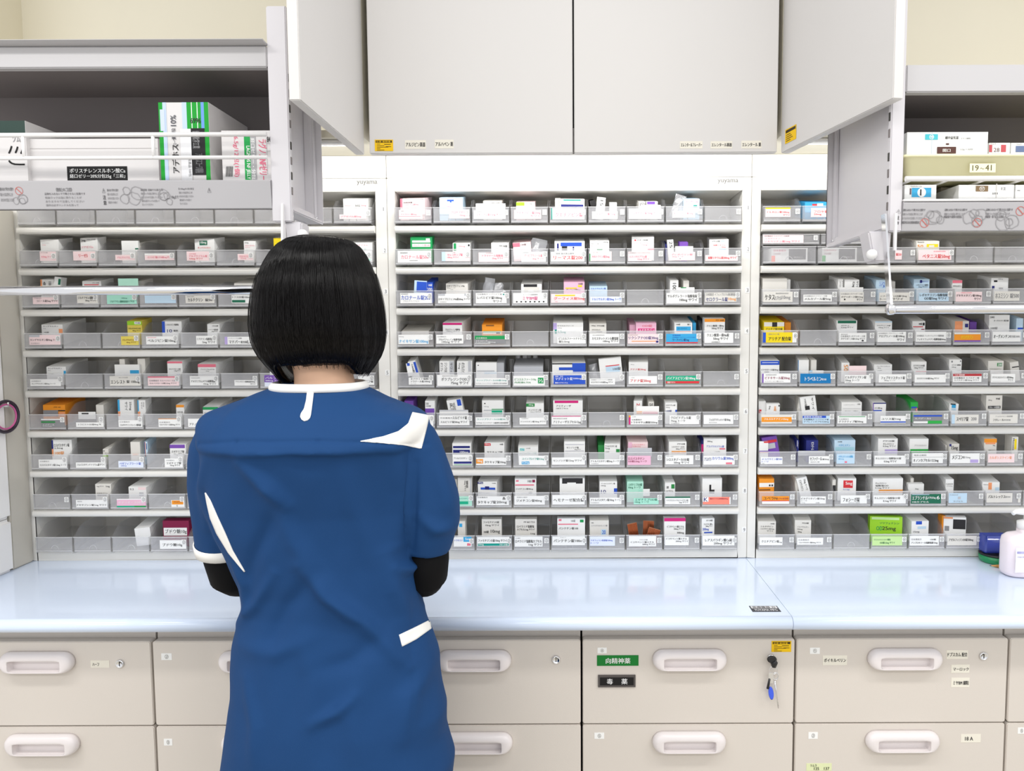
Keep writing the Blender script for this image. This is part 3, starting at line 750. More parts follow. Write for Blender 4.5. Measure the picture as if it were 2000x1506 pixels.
# one line per tray: zone row | card c x0 y0 x1 y1 colour; s = printed band, t = printed text (percent of the face) | boxes b x0 y0 x1 y1 colour ...
TRAYS = '''
A 1|c 105 278 362 378 P;t 5 8 40 18 g 入眠剤;t 8 38 75 60 p マイスリー錠5mg;s 0 68 92 71 p|b 112 150 385 260 P y-6;s 0 0 9 100 p;t 14 35 50 50 k 向精神薬;t 14 55 75 72 p ゾルピデム錠5mg;t 70 5 95 18 g PTP100錠
A 1|c 650 275 870 370 P;t 10 15 95 45 p クロチアゼパム;t 50 55 80 80 p 10mg|b 545 142 798 260 h;s 25 0 70 10 W;s 33 20 62 34 b;s 45 34 52 45 b;t 30 78 55 92 p 10mg
A 1|c 918 283 1265 375 W;t 5 10 25 22 g 向精神薬;t 8 35 90 68 p エチゾラム錠0.5mg サワイ|b 1020 180 1220 262 w d26;t 45 20 90 45 k PTP 100錠|b 940 208 1262 262 W d8;s 0 0 100 25 s
A 1|c 1355 280 1650 375 P;t 8 15 97 50 p クエチアピン錠25mg;t 60 55 95 80 p サワイ|b 1378 195 1580 262 P;s 0 0 45 55 L;s 45 0 95 50 W;t 50 10 85 40 k PTP100錠
A 1|c 1760 258 2120 380 W;s 0 0 3 100 t;t 12 40 95 78 p クエチアピン錠;t 12 80 50 92 p 25mg サワイ|b 1850 165 2122 260 W y5;s 15 5 85 20 t;s 15 25 85 55 P;s 5 62 95 100 n|b 1800 150 1860 260 w d40
B 1|c 312 295 590 375 W;t 8 15 90 55 p ミルタザピン錠15mg;t 15 62 50 85 p トーワ|b 345 148 438 262 W r6;t 40 25 75 90 kR 15|b 505 200 582 262 W d14|b 285 170 345 262 k d45 r-12
B 1|c 712 265 1065 375 W;t 5 30 95 60 p パロキセチン錠20mg サワイ;t 15 70 35 80 p 20mg|b 820 188 890 255 w;t 20 20 90 70 k 152|b 905 188 1025 255 W d14;s 5 0 75 45 v|b 840 225 1058 258 W d8
B 1|c 1185 290 1430 362 W;t 5 20 90 55 p オランザピン錠5mg;t 12 62 60 88 p トーワ|b 1305 155 1480 262 h;t 15 18 90 45 p オランザピンOD;t 15 50 60 62 p 5mg;s 62 65 85 88 t|b 1140 120 1290 262 F r18 d14
A 2|c 92 720 475 850 W;t 8 12 30 25 g 解熱鎮痛剤;t 10 35 92 70 p カロナール錠500;t 35 78 60 88 k acetaminophen|b 230 570 475 720 G;s 72 10 90 25 W;s 8 25 92 40 W;s 8 48 92 72 W;t 14 52 88 68 p カロナール錠500
A 2|c 570 735 890 832 P;s 0 0 14 100 h;t 20 15 75 45 p セレコキシブ錠;t 20 50 60 72 p 100mg サワイ;t 40 2 90 10 k 100錠|b 690 640 878 722 W;s 5 0 20 100 G;t 28 30 80 55 p 100mg;t 88 15 97 40 k ■
A 2|c 970 740 1310 842 P;t 25 2 60 12 g 日本薬局方;t 12 22 82 45 p トラマドール塩酸塩;t 45 52 82 75 p 25mg サワイ|b 1108 637 1300 722 W;t 45 25 92 55 k PTP 100錠;t 20 65 95 80 p 25mg
A 2|c 1435 735 1702 842 W;t 5 2 50 10 g 抗精神病薬;t 12 22 85 50 p アリピプラゾール錠;t 45 58 90 80 p 3mg サワイ|b 1330 640 1535 722 P r-4;s 0 0 40 50 p;t 45 15 75 40 k 100錠|b 1500 600 1730 722 F r12 d14
A 2|c 1742 735 2115 838 W;t 15 8 70 25 g 躁病 躁状態治療剤;t 8 35 95 80 r リーマス錠200|b 1795 622 2122 722 W;s 8 20 14 95 n;s 20 10 90 50 b;s 24 50 42 95 k;s 60 55 65 95 n
B 2|c 270 730 525 830 P;s 0 22 4 100 G;t 15 5 60 14 g 抗うつ剤;t 12 40 90 72 p セルトラリン錠25mg|b 290 610 498 715 W;t 68 8 95 25 k 25mg;t 6 28 45 40 k セルトラリン錠;t 6 50 80 62 p サワイ;s 36 82 65 98 G
B 2|c 680 732 958 832 P;t 2 5 95 20 g 日本薬局方 エスシタロプラム;t 5 40 80 65 p エスシタロプラム錠;t 40 70 90 92 p 10mg サワイ|b 745 568 985 715 W y-5;s 12 20 20 30 r;t 25 18 80 30 k PTP 100錠;t 10 40 75 52 p エスシタロプラム;t 45 55 75 68 p 10mg;s 72 85 100 100 p
B 2|c 1150 735 1430 825 P;t 8 18 95 42 p プレガバリン錠;t 12 48 55 65 p 25mg トーワ;t 40 75 50 85 g ●|b 1145 605 1210 712 W r-4;t 30 15 80 80 kR 25|b 1265 630 1355 690 v d10|b 1080 650 1150 715 n d30|b 1215 672 1410 715 W d8
B 2|c 1535 768 1895 830 P;t 8 25 95 75 r 炭酸リチウム錠200mg サワイ|b 1590 597 1795 712 W y-6;t 15 10 55 25 k PTP100錠;s 60 8 80 22 h;t 20 48 85 62 r 炭酸リチウム;t 62 68 85 82 r 200mg;s 50 88 90 100 h
A 3|c 120 1180 475 1290 W;t 3 5 25 15 g 解熱鎮痛剤;t 3 22 95 68 b カロナール錠200;t 10 72 60 85 g アセトアミノフェン|b 400 1065 510 1170 b;t 35 15 90 40 W 100錠;t 15 55 90 90 W 200|b 265 1045 400 1170 h d14 r4;s 20 10 100 100 b
A 3|c 530 1190 915 1290 W;s 0 0 22 20 s;s 82 0 100 20 s;t 2 42 97 72 k ロキソプロフェンNa錠60mg トーワ;t 5 80 70 90 g 日本薬局方|b 620 1085 862 1170 w y-8;t 5 15 85 42 k ロキソプロフェンNa;t 5 48 55 62 k 60mg トーワ;t 20 70 95 80 g 100錠
A 3|c 940 1180 1275 1290 W;t 5 5 85 20 g 日本薬局方 レバミピド錠;s 88 8 97 20 t;t 5 32 85 65 k レバミピド錠100mg;t 55 70 85 92 k サワイ|b 975 1020 1110 1170 F r10 d10|b 1090 1080 1270 1170 F r-8 d16
A 3|c 1345 1180 1725 1290 W;t 30 10 72 22 g ビフィズス菌整腸剤;t 28 32 72 70 m ミヤBM錠;t 8 78 92 92 k ●　●　●　●　●　●　●|b 1432 1085 1655 1170 W;s 12 0 78 35 k;s 15 35 88 100 w;s 35 70 62 100 W
A 3|c 1755 1190 2120 1285 P;s 12 10 72 24 y;t 8 35 100 72 r グーフィス錠5mg;t 12 80 50 90 p 5mg|b 1895 1058 2120 1170 K;s 8 55 62 66 y;t 12 68 80 88 k グーフィス錠5mg;s 68 32 88 50 y;t 70 10 92 28 k 100錠
B 3|c 293 1220 635 1280 H;t 5 20 97 75 b テルミサルタン錠20mg トーワ|b 285 1110 478 1170 h;t 8 20 92 50 b テルミサルタン錠;t 10 55 40 75 b 20mg
B 3|c 1095 1180 1470 1290 W;t 3 15 95 45 k サルポグレラート塩酸塩錠;t 40 52 95 88 k 100mg サワイ|b 1160 1040 1250 1160 W;t 30 25 75 90 kR 100|b 1305 1045 1365 1110 w d20|b 1225 1118 1425 1160 W d8;s 25 0 55 20 G
B 3|c 1540 1175 1880 1275 w;t 3 5 98 35 g 日本薬局方 イフェンプロジル酒石酸塩錠;t 3 50 72 95 n セロクラール錠;t 74 55 98 92 o 10mg|
C 4|c 100 300 430 400 W;t 2 15 20 28 g 100mg;t 2 50 98 95 c ナイキサン錠100mg|b 100 262 430 300 w d40
C 4|c 510 300 805 395 W;t 5 15 95 28 g 日本薬局方;t 8 42 95 66 k プロパフェノン塩酸塩錠;t 20 70 95 95 k 100mg サワイ|b 575 170 790 288 W y-8;s 0 0 100 20 m;t 12 55 90 72 k プロパフェノン塩酸塩;t 20 75 88 92 k 100mg サワイ
C 4|c 930 310 1265 395 G;s 0 45 100 100 g;s 0 95 50 100 W;t 5 20 60 38 W 日本薬局方;t 3 55 60 70 W メチコバール;t 2 72 80 92 W メコバラミン錠0.5mg|b 1008 192 1225 288 o;s 20 0 60 15 B;s 5 70 95 88 G;s 5 88 95 100 W;s 70 78 90 100 k
C 4|c 1825 325 2180 395 W;t 5 5 100 42 k ピコスルファートナトリウム;t 5 52 60 88 k 錠2.5mg|b 1780 172 2105 288 W;s 0 0 12 60 u;s 5 60 12 100 t;t 15 20 85 32 k ピコスルファート;t 15 42 90 52 g 2.5mg;t 15 72 42 98 t 2.5mg
D 4|c 270 290 608 395 W;t 10 8 50 18 g 蛋白分解酵素阻害剤;t 8 32 97 62 k カモスタットメシル酸塩錠;t 45 65 97 90 k 100mg サワイ|b 272 180 468 275 w;t 12 15 35 32 k 100mg;t 45 15 88 32 k PTP100錠;t 15 60 65 78 k カモスタット;t 15 82 75 98 k メシル酸塩錠
D 4|c 678 292 1040 395 P;t 2 5 32 14 g 血栓塞栓症治療剤;t 2 22 97 62 n リクシアナOD錠30mg;s 12 72 92 78 o;s 90 70 98 90 n|b 790 175 1010 268 K;t 30 15 88 45 p OD錠;s 10 60 92 95 m;t 15 65 90 90 W エドキサバン|b 720 190 790 268 K d40
D 4|c 1095 290 1460 390 c;s 0 88 100 100 r;t 20 8 45 22 b 抗凝血剤;t 20 50 72 82 n ワーファリン錠1mg;t 20 32 90 42 b 日本薬局方 ワルファリンカリウム錠|b 1208 172 1400 268 W;s 10 40 92 88 c;t 10 8 32 25 k 100錠;t 72 8 95 25 k 錠1;s 10 90 92 97 r;t 18 52 70 70 n ワーファリン|b 1405 172 1440 268 c d30
D 4|c 1505 278 1845 388 W;t 8 8 85 38 k クエン酸第一鉄Na錠;t 30 45 82 75 k 50mg サワイ;t 25 85 70 96 k 日本薬局方|b 1535 132 1760 268 W y5;s 0 0 100 25 o;t 55 5 95 20 k PTP 100錠;t 10 48 95 64 k クエン酸第一鉄Na;t 35 68 92 86 k 50mg サワイ|b 1490 150 1530 268 k d40
C 5|c 212 765 465 840 W;t 8 5 95 30 k オパラミド塩酸錠;t 8 40 92 72 k ソラナール錠100mg;t 10 80 50 95 g トーワ|b 262 578 345 722 W r-14;s 70 10 100 100 b;t 20 25 60 95 kR 100錠|b 205 605 262 722 W r-10 d14;s 20 0 70 25 b
C 5|c 520 735 900 860 W;t 15 5 60 15 g 亜鉛含有胃潰瘍治療剤;t 12 25 95 55 k ポラプレジンクOD錠;t 40 60 92 92 k 75mg サワイ|b 545 585 700 725 W;t 8 10 25 80 kR ポラプレ;t 35 10 55 90 kR ジンクOD;s 70 0 100 100 s;t 75 10 92 90 kR サワイ|b 735 585 902 725 W;t 8 10 22 60 kR 75mg;t 30 10 52 90 kR ポラプレジンク;s 75 0 95 80 s
C 5|c 922 770 1290 845 W;t 4 20 95 48 t ランソプラゾールOD錠15mg;t 2 65 97 85 g カプセル ランソプラゾール腸溶性口腔内崩壊錠|b 930 605 1165 722 W;s 8 18 14 26 k;s 5 70 90 80 s;s 40 84 100 100 h|b 1165 600 1245 725 s d30
C 5|c 1338 745 1690 855 W;t 4 25 72 50 Q ピコスルファートNa;t 4 58 65 78 Q 内用液0.75%;s 78 20 96 78 G;t 80 32 94 68 W ½|b 1352 645 1670 725 s d20
C 5|c 1785 740 2128 835 b;t 5 5 30 18 W 便秘・胃炎;t 5 22 60 55 W マグミット錠;t 62 28 92 50 W 330mg;t 5 75 45 92 W 酸化マグネシウム|b 1760 612 2125 720 W y10;s 0 0 70 12 k;s 20 42 60 70 b;s 60 0 100 100 b;s 20 72 62 98 W
D 5|c 272 775 562 840 W;t 5 10 90 30 g 日本薬局方 フェキソフェナジン塩酸塩錠;t 5 45 92 80 k オロパタジンOD錠5mg サワイ|b 410 565 680 720 W r-6;s 28 50 90 56 r;s 28 58 90 100 h;t 60 68 95 88 k 100錠|b 300 625 410 720 F r-14 d30
D 5|c 710 748 1018 832 W;t 8 15 28 25 g 止血剤;t 6 38 78 85 r アドナ錠30mg|b 712 597 920 715 W y-5;t 10 18 28 28 g 30mg;t 8 58 88 80 r アドナ錠30mg
D 5|c 1088 745 1475 832 T;s 0 65 100 95 r;t 3 10 88 55 W バイアスピリン錠100mg;t 4 70 28 90 W 低用量アスピリン|
D 5|
C 6|c 540 1175 872 1280 W;t 5 18 45 35 g 日本薬局方;t 45 8 92 40 k スルピリド錠;t 5 55 92 82 k スルピリド錠50mg サワイ|b 668 990 830 1125 W r-10;s 68 5 95 60 b;t 15 25 55 90 kR スルピリド|b 545 1115 858 1165 W d8;s 0 0 100 30 s
C 6|c 938 1195 1305 1275 W;t 4 15 95 42 t ランソプラゾールOD錠30mg;t 2 65 97 85 k カプセル ランソプラゾール腸溶性口腔内崩壊錠|b 1008 1010 1238 1160 W;s 10 18 16 26 k;s 45 62 100 68 G;s 45 72 95 100 T;t 10 40 60 50 g 15mg;s 8 68 45 74 s
C 6|c 1415 1200 1705 1272 W;t 8 5 55 18 g 日本薬局方;t 5 45 97 75 k ドンペリドン錠10mg サワイ|b 1487 1045 1678 1160 W;s 0 0 48 30 Q;t 15 6 40 24 W 10mg;t 15 52 85 70 k ドンペリドン錠;t 25 75 85 92 k 10mg サワイ
C 6|c 1745 1180 2080 1272 W;s 0 0 100 8 m;t 5 25 70 38 g 慢性便秘症治療薬;t 5 55 100 92 k アミティーザカプセル12μg|b 1780 1012 2100 1160 W;s 5 0 85 18 m;t 10 32 60 48 k アミティーザ;t 10 52 55 62 k 100カプセル
C 6|c 110 1170 480 1290 W;t 10 30 80 60 k アメナリーフ錠200|b 390 1015 512 1165 W;s 0 55 95 100 v;t 10 12 35 28 k 10;t 10 32 80 42 k 100錠|b 165 1015 262 1100 v d30
D 6|c 712 1175 1030 1272 W;s 0 20 6 100 m;s 0 0 6 20 o;t 10 10 40 20 g 止血剤;t 10 40 62 55 k 日本薬局方;t 8 65 97 92 k トラネキサム酸錠250mg|b 765 1015 855 1150 W y-10;t 35 20 75 60 rR 25|b 925 1025 985 1100 w d20;t 20 20 80 80 kR 250|b 795 1075 1040 1155 W d8;s 0 70 25 100 o;s 28 75 95 100 p
D 6|c 1155 1175 1475 1270 W;t 4 10 72 42 k クロピドグレル錠;t 4 50 52 78 k 75mg トーワ;t 4 82 85 95 g 日本薬局方|b 1050 1040 1235 1145 W d12;t 5 15 85 32 k クロピドグレル錠;t 5 42 50 54 k 75mg;s 85 70 100 100 b;t 5 70 55 92 n 100錠
D 6|c 1495 1170 1845 1268 W;t 18 38 90 70 k フェログラデュメット錠105mg;t 18 78 45 88 g 鉄欠乏性貧血|
D 6|
E 7|c 690 270 900 385 W;t 5 22 75 40 k アトルバスタチン;s 5 62 98 82 n;s 5 90 98 95 G|b 685 148 888 262 W;s 4 22 94 42 n;s 4 58 94 95 n;t 40 70 85 95 W 100mg
E 7|c 940 300 1270 380 W;s 0 20 23 78 o;t 4 28 20 70 W 10mg;t 28 42 98 82 k タケキャブ錠10mg|b 1030 140 1248 262 W y-6;s 0 5 32 28 r;t 3 8 28 25 W 10mg;t 78 5 95 20 k 100錠;t 12 75 92 95 k タケキャブ錠
E 7|c 1408 280 1708 378 W;t 12 20 90 50 t スインプロイク錠0.2mg;s 10 62 38 92 c;t 12 65 36 90 W 0.2mg|b 1400 183 1615 270 W;s 8 15 32 50 M;t 10 18 30 48 c 0.2mg;t 40 10 95 25 g 100錠;t 8 65 92 90 t スインプロイク錠
E 7|c 1745 298 2125 375 W;t 4 28 90 62 k センノシド錠12mg サワイ|b 1898 125 2125 258 W;s 5 22 95 24 n;s 5 75 95 77 n;t 12 40 70 55 k センノシド錠;t 50 58 80 70 k 12mg サワイ
F 7|c 258 318 612 375 W;t 3 15 97 62 k アトルバスタチン錠5mg トーワ;t 5 72 80 90 g 日本薬局方|b 455 160 625 255 W y-6;t 5 12 80 35 k アトルバスタチン錠;t 5 40 50 60 k 5mg;s 75 55 98 100 Q;t 5 82 60 95 k 100錠|b 380 165 450 255 Q d30
F 7|c 672 280 950 378 K;t 3 15 72 45 D ロスバスタチン;t 3 48 82 75 D OD錠2.5mg トーワ|b 705 132 918 200 P;t 20 25 85 50 p ロスバスタチン;t 20 55 80 75 p OD錠2.5mg;s 0 0 20 100 K|b 660 195 962 262 s d6
F 7|c 1088 275 1412 372 W;t 3 5 35 15 g 抗血小板剤;t 3 30 85 62 k シロスタゾールOD錠;t 30 68 85 96 k 50mg サワイ|b 1148 128 1338 250 W;t 48 10 92 25 k PTP100錠;t 15 35 88 50 k シロスタゾールOD;t 40 55 90 70 k 50mg サワイ;s 15 80 98 100 o
F 7|c 1490 280 1860 375 W;t 3 18 25 58 n アスパラ;t 28 10 97 52 b カリウム錠300mg;s 72 75 92 95 p|b 1528 100 1770 250 W y-4;t 15 15 38 28 k 300mg;t 12 48 90 64 b アスパラカリウム錠;s 70 68 95 78 p;t 50 90 92 100 k 100錠|b 1490 110 1530 250 n d30;s 0 30 100 100 m
E 8|c 715 720 900 840 M;s 0 52 78 82 T;t 5 15 80 30 t アトルバスタチン|b 745 520 895 695 w;t 60 15 75 60 kR 塩酸塩錠;t 45 15 58 80 kR 10mg サワイ;s 88 0 96 100 s|b 700 530 740 695 w d30
E 8|c 945 720 1300 815 W;t 3 5 70 20 g 日本薬局方;t 80 8 90 38 k &;t 3 48 60 82 k タケキャブ錠;t 62 52 97 85 k 20mg|b 945 565 1168 695 W y-6;s 0 0 28 18 n;t 3 2 25 16 W 20mg;t 75 5 95 15 k 100錠;s 15 48 92 66 b;s 38 38 60 66 n;t 5 88 60 100 k タケキャブ
E 8|c 1345 715 1690 810 W;t 8 10 42 22 g 消化管内ガス駆除剤;t 6 38 90 72 k ジメチコン錠40mg|b 1358 525 1595 690 W;s 5 10 18 20 p;s 2 38 90 46 p;t 60 10 78 25 k 100;s 82 8 95 25 D;t 5 62 85 75 k ジメチコン錠40mg;t 62 88 85 100 k 40
E 8|c 1770 705 2122 808 W;t 4 35 98 70 k ヘモナーゼ配合錠|b 1850 520 2122 690 W;s 10 0 92 35 k;s 30 28 65 85 W
F 8|c 262 735 632 805 W;t 3 15 97 58 k アトルバスタチン錠10mg トーワ;t 3 68 90 85 g 日本薬局方|b 395 558 585 690 W;t 8 10 88 22 k アトルバスタチン錠;t 8 28 45 40 k 10mg;t 8 68 35 98 n 10;s 82 55 100 100 b
F 8|c 765 740 1035 805 A;t 5 5 95 42 q エゼチミブOD錠;t 5 48 60 82 q 10mg トーワ|b 640 560 870 690 M;t 8 12 92 35 q エゼチミブOD錠;t 8 38 82 60 q 10mg トーワ;s 70 65 90 85 A|b 868 640 940 690 W d16
F 8|c 1088 722 1378 805 W;s 0 0 100 18 q;t 5 38 92 60 k リマプロストアルファデクス錠;t 55 65 92 88 k 5μg サワイ|b 1045 578 1208 688 W y8;t 15 30 35 55 k 100;s 62 12 95 55 Q;t 10 70 80 95 k リマプロスト
F 8|c 1485 728 1815 805 R;s 0 0 20 65 W;t 3 5 17 60 n K;t 25 12 90 35 D 塩化カリウム徐放錠600mg;s 96 0 100 100 W|b 1450 525 1720 690 W y6;s 35 42 62 100 k;s 45 42 70 75 W
E 9|c 700 1160 895 1265 W;s 55 0 100 50 c;t 65 10 95 40 W 5mg;s 75 65 95 90 p;t 5 25 50 45 b トラセミド|b 745 990 825 1140 w;s 20 15 60 40 c
E 9|c 945 1160 1305 1260 W;t 3 25 92 58 k ファモチジンD錠10mg サワイ;s 2 70 98 95 t;t 4 72 20 92 W 10mg;t 70 75 95 92 W PTP 100錠|b 1005 965 1218 1138 w;t 8 12 88 26 k ファモチジンD錠;t 18 32 88 46 k 10mg サワイ;t 45 66 92 92 k 10mg;t 10 72 35 88 k 100錠
E 9|c 1340 1150 1665 1265 W;t 3 12 22 22 g 止瀉剤;t 2 32 97 62 k ロペラミド塩酸塩カプセル;t 50 68 97 95 k 1mg サワイ|b 1345 965 1600 1138 w;t 40 12 92 24 k PTP 100カプセル;t 8 38 88 54 k ロペラミド塩酸塩;t 8 58 90 74 k カプセル1mg サワイ;t 72 86 92 98 k 1mg
E 9|c 1760 1150 2125 1250 W;t 25 8 45 18 g ビタミン;t 4 32 97 72 k パンテチン錠100mg|b 1825 950 2125 1138 W;s 3 32 75 38 p;t 50 8 65 22 g 100錠;s 82 8 95 24 G;t 5 52 75 66 k パンテチン錠100;s 5 5 15 15 p
F 9|c 290 1155 562 1255 H;t 3 32 90 55 b テオフィリン徐放錠100mg;t 3 62 45 80 b トーワ|b 262 980 495 1135 w;t 8 12 20 20 k 100;t 8 30 92 42 g エナラプリルマレイン酸;s 60 62 85 100 h;t 65 68 82 95 b 20
F 9|c 712 1150 1008 1262 W;t 40 30 90 42 g PTP100錠;t 5 50 92 68 k イコサペント酸エチル;t 50 72 95 90 k 600mg サワイ|
F 9|c 1080 1160 1362 1250 W;t 3 10 92 35 k イコサペント酸エチル;t 45 42 97 65 k 300mg サワイ|b 1062 935 1328 1130 W;s 0 0 100 20 m;t 12 45 92 58 k イコサペント酸エチル;t 45 60 92 72 k 300mg サワイ;t 60 82 92 96 k 300mg
F 9|c 1495 1148 1858 1252 W;t 8 28 92 60 k L-アスパラギン酸Ca錠;t 35 65 92 95 k 200mg サワイ|b 1438 958 1640 1128 W y6;t 35 8 85 20 k PTP 100錠;t 15 32 85 44 k アスパラギン酸Ca;t 30 46 85 58 k 200mg サワイ;t 5 62 55 82 b 200mg;s 18 88 85 96 b
G 1|c 272 275 565 385 P;s 0 0 100 14 y;t 4 35 95 62 r テルネロン錠100mg;t 70 68 97 90 r サワイ|
G 1|c 808 278 1020 385 P;t 15 25 95 55 r フロセ錠;t 15 60 70 85 r 20mg|b 738 212 1020 260 c;s 30 40 50 95 r;s 50 30 75 100 W
G 3|c 220 1265 590 1385 w;t 5 25 38 80 k ケタス;t 38 40 62 80 g カプセル;t 63 38 92 80 g 10mg;t 42 10 85 22 g 脳血管障害改善剤|b 240 1108 525 1245 w|b 520 1118 565 1245 W d30
G 3|c 718 1298 1052 1378 W;t 4 12 92 30 g 日本薬局方チアマゾール錠;t 4 45 95 85 k メルカゾール錠5mg|
G 3|c 1118 1270 1425 1385 w;t 3 10 95 25 g 日本薬局方 ボグリボース錠;t 3 38 97 60 k ボグリボース錠0.2mg;t 70 65 95 85 k サワイ;t 15 65 22 80 k ●|b 1045 1115 1185 1245 W;t 30 20 55 90 kR ボグリボース;t 75 15 92 90 kR サワイ|b 1205 1120 1375 1245 W;t 50 20 70 70 kR 0.2mg;t 78 15 95 70 kR サワイ|b 1080 1213 1422 1245 W d8
H 3|c 110 825 480 930 w;t 3 30 90 55 k ニフェジピンCR錠10mg;t 3 62 85 88 k トーワ サワイ|b 60 668 188 795 h;t 35 15 65 60 bR ニフェ;t 70 20 90 80 bR CR|b 225 690 305 795 w d30
H 3|c 595 830 960 930 h;t 3 8 95 42 k レボセチリジン塩酸塩錠;t 18 48 92 88 k OD錠5mg サワイ|b 480 660 725 790 h y-4;t 45 15 92 30 b レボセチリジン;t 15 48 92 62 k レボセチリジン塩酸塩;t 30 66 88 82 k 5mg サワイ;s 38 8 52 35 n
H 3|c 1000 815 1365 935 P;t 20 5 60 15 p 持続性Ca拮抗剤;t 2 25 97 55 k デキサメタゾン錠100mg;t 70 60 95 85 k サワイ|b 900 672 1125 780 W;s 0 0 100 32 p;t 5 55 92 78 k デキサメタゾン
H 3|c 1460 810 1825 925 w;t 4 20 55 75 g ホスミシン;t 62 20 97 72 g 錠500|b 1420 645 1690 785 W y10;s 15 20 35 36 k;t 40 5 90 15 g 500mg;s 5 70 20 100 n;s 45 88 70 100 k|b 1270 670 1410 785 v d40
H 2|c 305 305 385 420 P;t 10 30 90 60 r 錠20|
H 2|c 580 305 990 425 P;t 12 40 95 90 r ベタニス錠50mg;t 45 8 95 18 p 過活動膀胱治療剤|b 565 195 845 285 w;s 45 40 95 95 y;t 5 5 55 20 k Betanis;s 55 55 78 80 w;t 5 50 40 90 o 50
H 2|
H 2|
I 4|c 148 298 575 415 y;s 0 0 9 100 b;s 88 0 100 100 W;t 17 10 48 25 g 混合ビタミン剤;t 17 42 84 82 k アリチア 配合錠|b 195 178 432 285 y;s 0 0 100 45 w;t 8 60 92 85 k アリチア配合錠;s 40 0 65 50 k|b 440 180 510 285 o d40
I 4|
I 4|c 1050 305 1398 408 W;t 5 10 50 20 g 糖尿病用剤;t 5 25 95 48 g 日本薬局方 ボグリボース錠;t 5 55 95 78 k ボグリボース錠0.3mg サワイ;t 82 78 92 95 k ●|b 1045 158 1290 285 W y-4;s 5 0 95 25 q;t 22 40 60 52 k ボグリボース;t 22 58 82 72 k 0.3mg サワイ
J 4|c -60 290 295 410 W;t 3 8 90 22 g 日本薬局方 アロプリノール錠;t 3 30 95 58 k アロプリノール錠100mg;t 68 65 95 90 k サワイ|b -95 165 135 285 W;s 0 0 100 12 h;t 10 35 90 48 k アロプリノール錠;t 20 55 90 68 k 100mg サワイ
J 4|c 378 290 770 405 W;t 3 30 92 50 g 日本薬局方 フェキソフェナジン塩酸塩錠;t 3 65 98 90 k フェキソフェナジン塩酸塩錠60mg|b 290 170 525 280 W y-8;s 5 55 85 64 r;t 50 15 75 40 k 100錠;s 80 15 95 45 k;s 70 82 95 92 D
J 4|c 815 300 1175 405 o;s 0 0 100 18 w;s 0 85 100 100 v;t 25 30 70 70 y オロパタジン|b 875 165 1040 285 w;s 0 0 55 100 O;s 72 25 95 60 n|b 640 165 800 285 w d20;s 0 0 50 100 O;s 72 25 95 60 n|b 1050 175 1130 285 v d40
J 4|c 1255 290 1645 405 W;t 3 28 60 65 k オーグメンチン;t 60 35 97 60 g 配合錠250RS|b 1180 90 1520 275 W;t 3 8 25 20 k 250RS;t 22 30 95 42 k オーグメンチン配合錠;t 8 75 42 92 g 100錠
J 4||b 1600 130 1720 275 h;s 20 75 100 95 b
I 5|c 145 782 505 888 W;s 0 0 5 100 v;t 12 8 50 20 g 高尿酸血症治療剤;t 10 32 97 68 D ピドキサール錠30mg;t 10 78 75 92 g ピリドキサールリン酸エステル|b 155 630 375 765 W;s 0 0 100 35 b;s 8 14 92 18 W;t 5 70 95 88 k ピドキサール錠30mg;s 20 90 45 100 k
I 5|c 575 782 980 895 U;t 15 35 70 75 W トラベルミン;t 70 50 85 70 W 配合錠|b 575 622 722 765 W y-10;s 0 0 6 100 U|b 750 620 812 740 w d20|b 730 745 895 768 W d8;s 0 0 20 100 c
I 5|c 1145 798 1450 895 W;t 2 12 82 45 k ビルダグリプチン錠;t 2 52 55 80 k 50mg トーワ;t 4 85 95 95 g 日本薬局方|b 1110 660 1200 765 W y-8;t 30 20 80 95 oR 50|b 1195 690 1400 768 P d8 r0
J 5|c -20 790 300 885 W;t 8 25 95 62 k フェブキソスタット錠;t 20 68 60 85 k 20mg トーワ|b -85 675 135 768 W;t 15 15 88 30 k フェブキソスタット;t 20 40 60 52 k 20mg;t 20 70 45 85 k 100錠
J 5|c 355 795 765 885 W;t 7 35 78 65 k ロラタジンOD錠10mg サワイ|b 315 645 540 765 W y-6;t 15 28 88 48 k ロラタジンOD錠;t 20 52 80 72 k 10mg サワイ;s 30 92 100 100 r
J 5|c 820 785 1185 880 W;s 0 0 100 28 e;t 5 4 40 22 W アレルギー性疾患治療剤;t 4 40 92 60 k 日本薬局方 エバスチン錠;t 4 68 92 88 k エバスチン錠10mg サワイ|b 710 615 955 758 W y-5;s 15 10 28 25 g;t 20 40 92 52 k エピナスチン塩酸塩錠;t 20 60 80 70 k 20mg;t 70 88 90 98 k 100錠;s 85 8 95 20 g
J 5|c 1260 785 1580 885 W;s 5 86 95 88 g;t 5 28 92 58 k クラリスロマイシン錠200mg;t 70 62 92 80 k サワイ|b 1180 632 1445 760 w y5;s 58 18 90 50 Q;t 62 22 88 46 W 200;t 10 70 85 80 k クラリスロマイシン
J 5||b 1550 650 1700 770 w r-8 d20;s 20 45 100 55 k
I 6|c 140 1265 520 1368 w;s 0 28 100 82 o;t 8 38 88 66 W フルスルチアミン25mg|b 225 1140 380 1242 W;t 15 20 30 60 kR 25mg;s 90 10 98 30 k;t 55 25 75 80 oR 100錠|b 130 1105 215 1245 W d30;s 0 70 40 100 r
I 6|c 650 1278 970 1370 h;s 0 0 85 28 b;t 5 4 72 24 W 医療用 抗潰瘍剤;t 4 38 95 58 k 日本薬局方 レバミピド錠;t 4 66 95 88 k テプレノンカプセル50mg|b 660 1035 840 1235 W r-8;t 25 15 40 90 kR 100錠;s 25 60 55 85 k;t 70 10 85 90 kR サワイ|b 530 1060 650 1250 w d30 r6;s 20 40 60 70 W
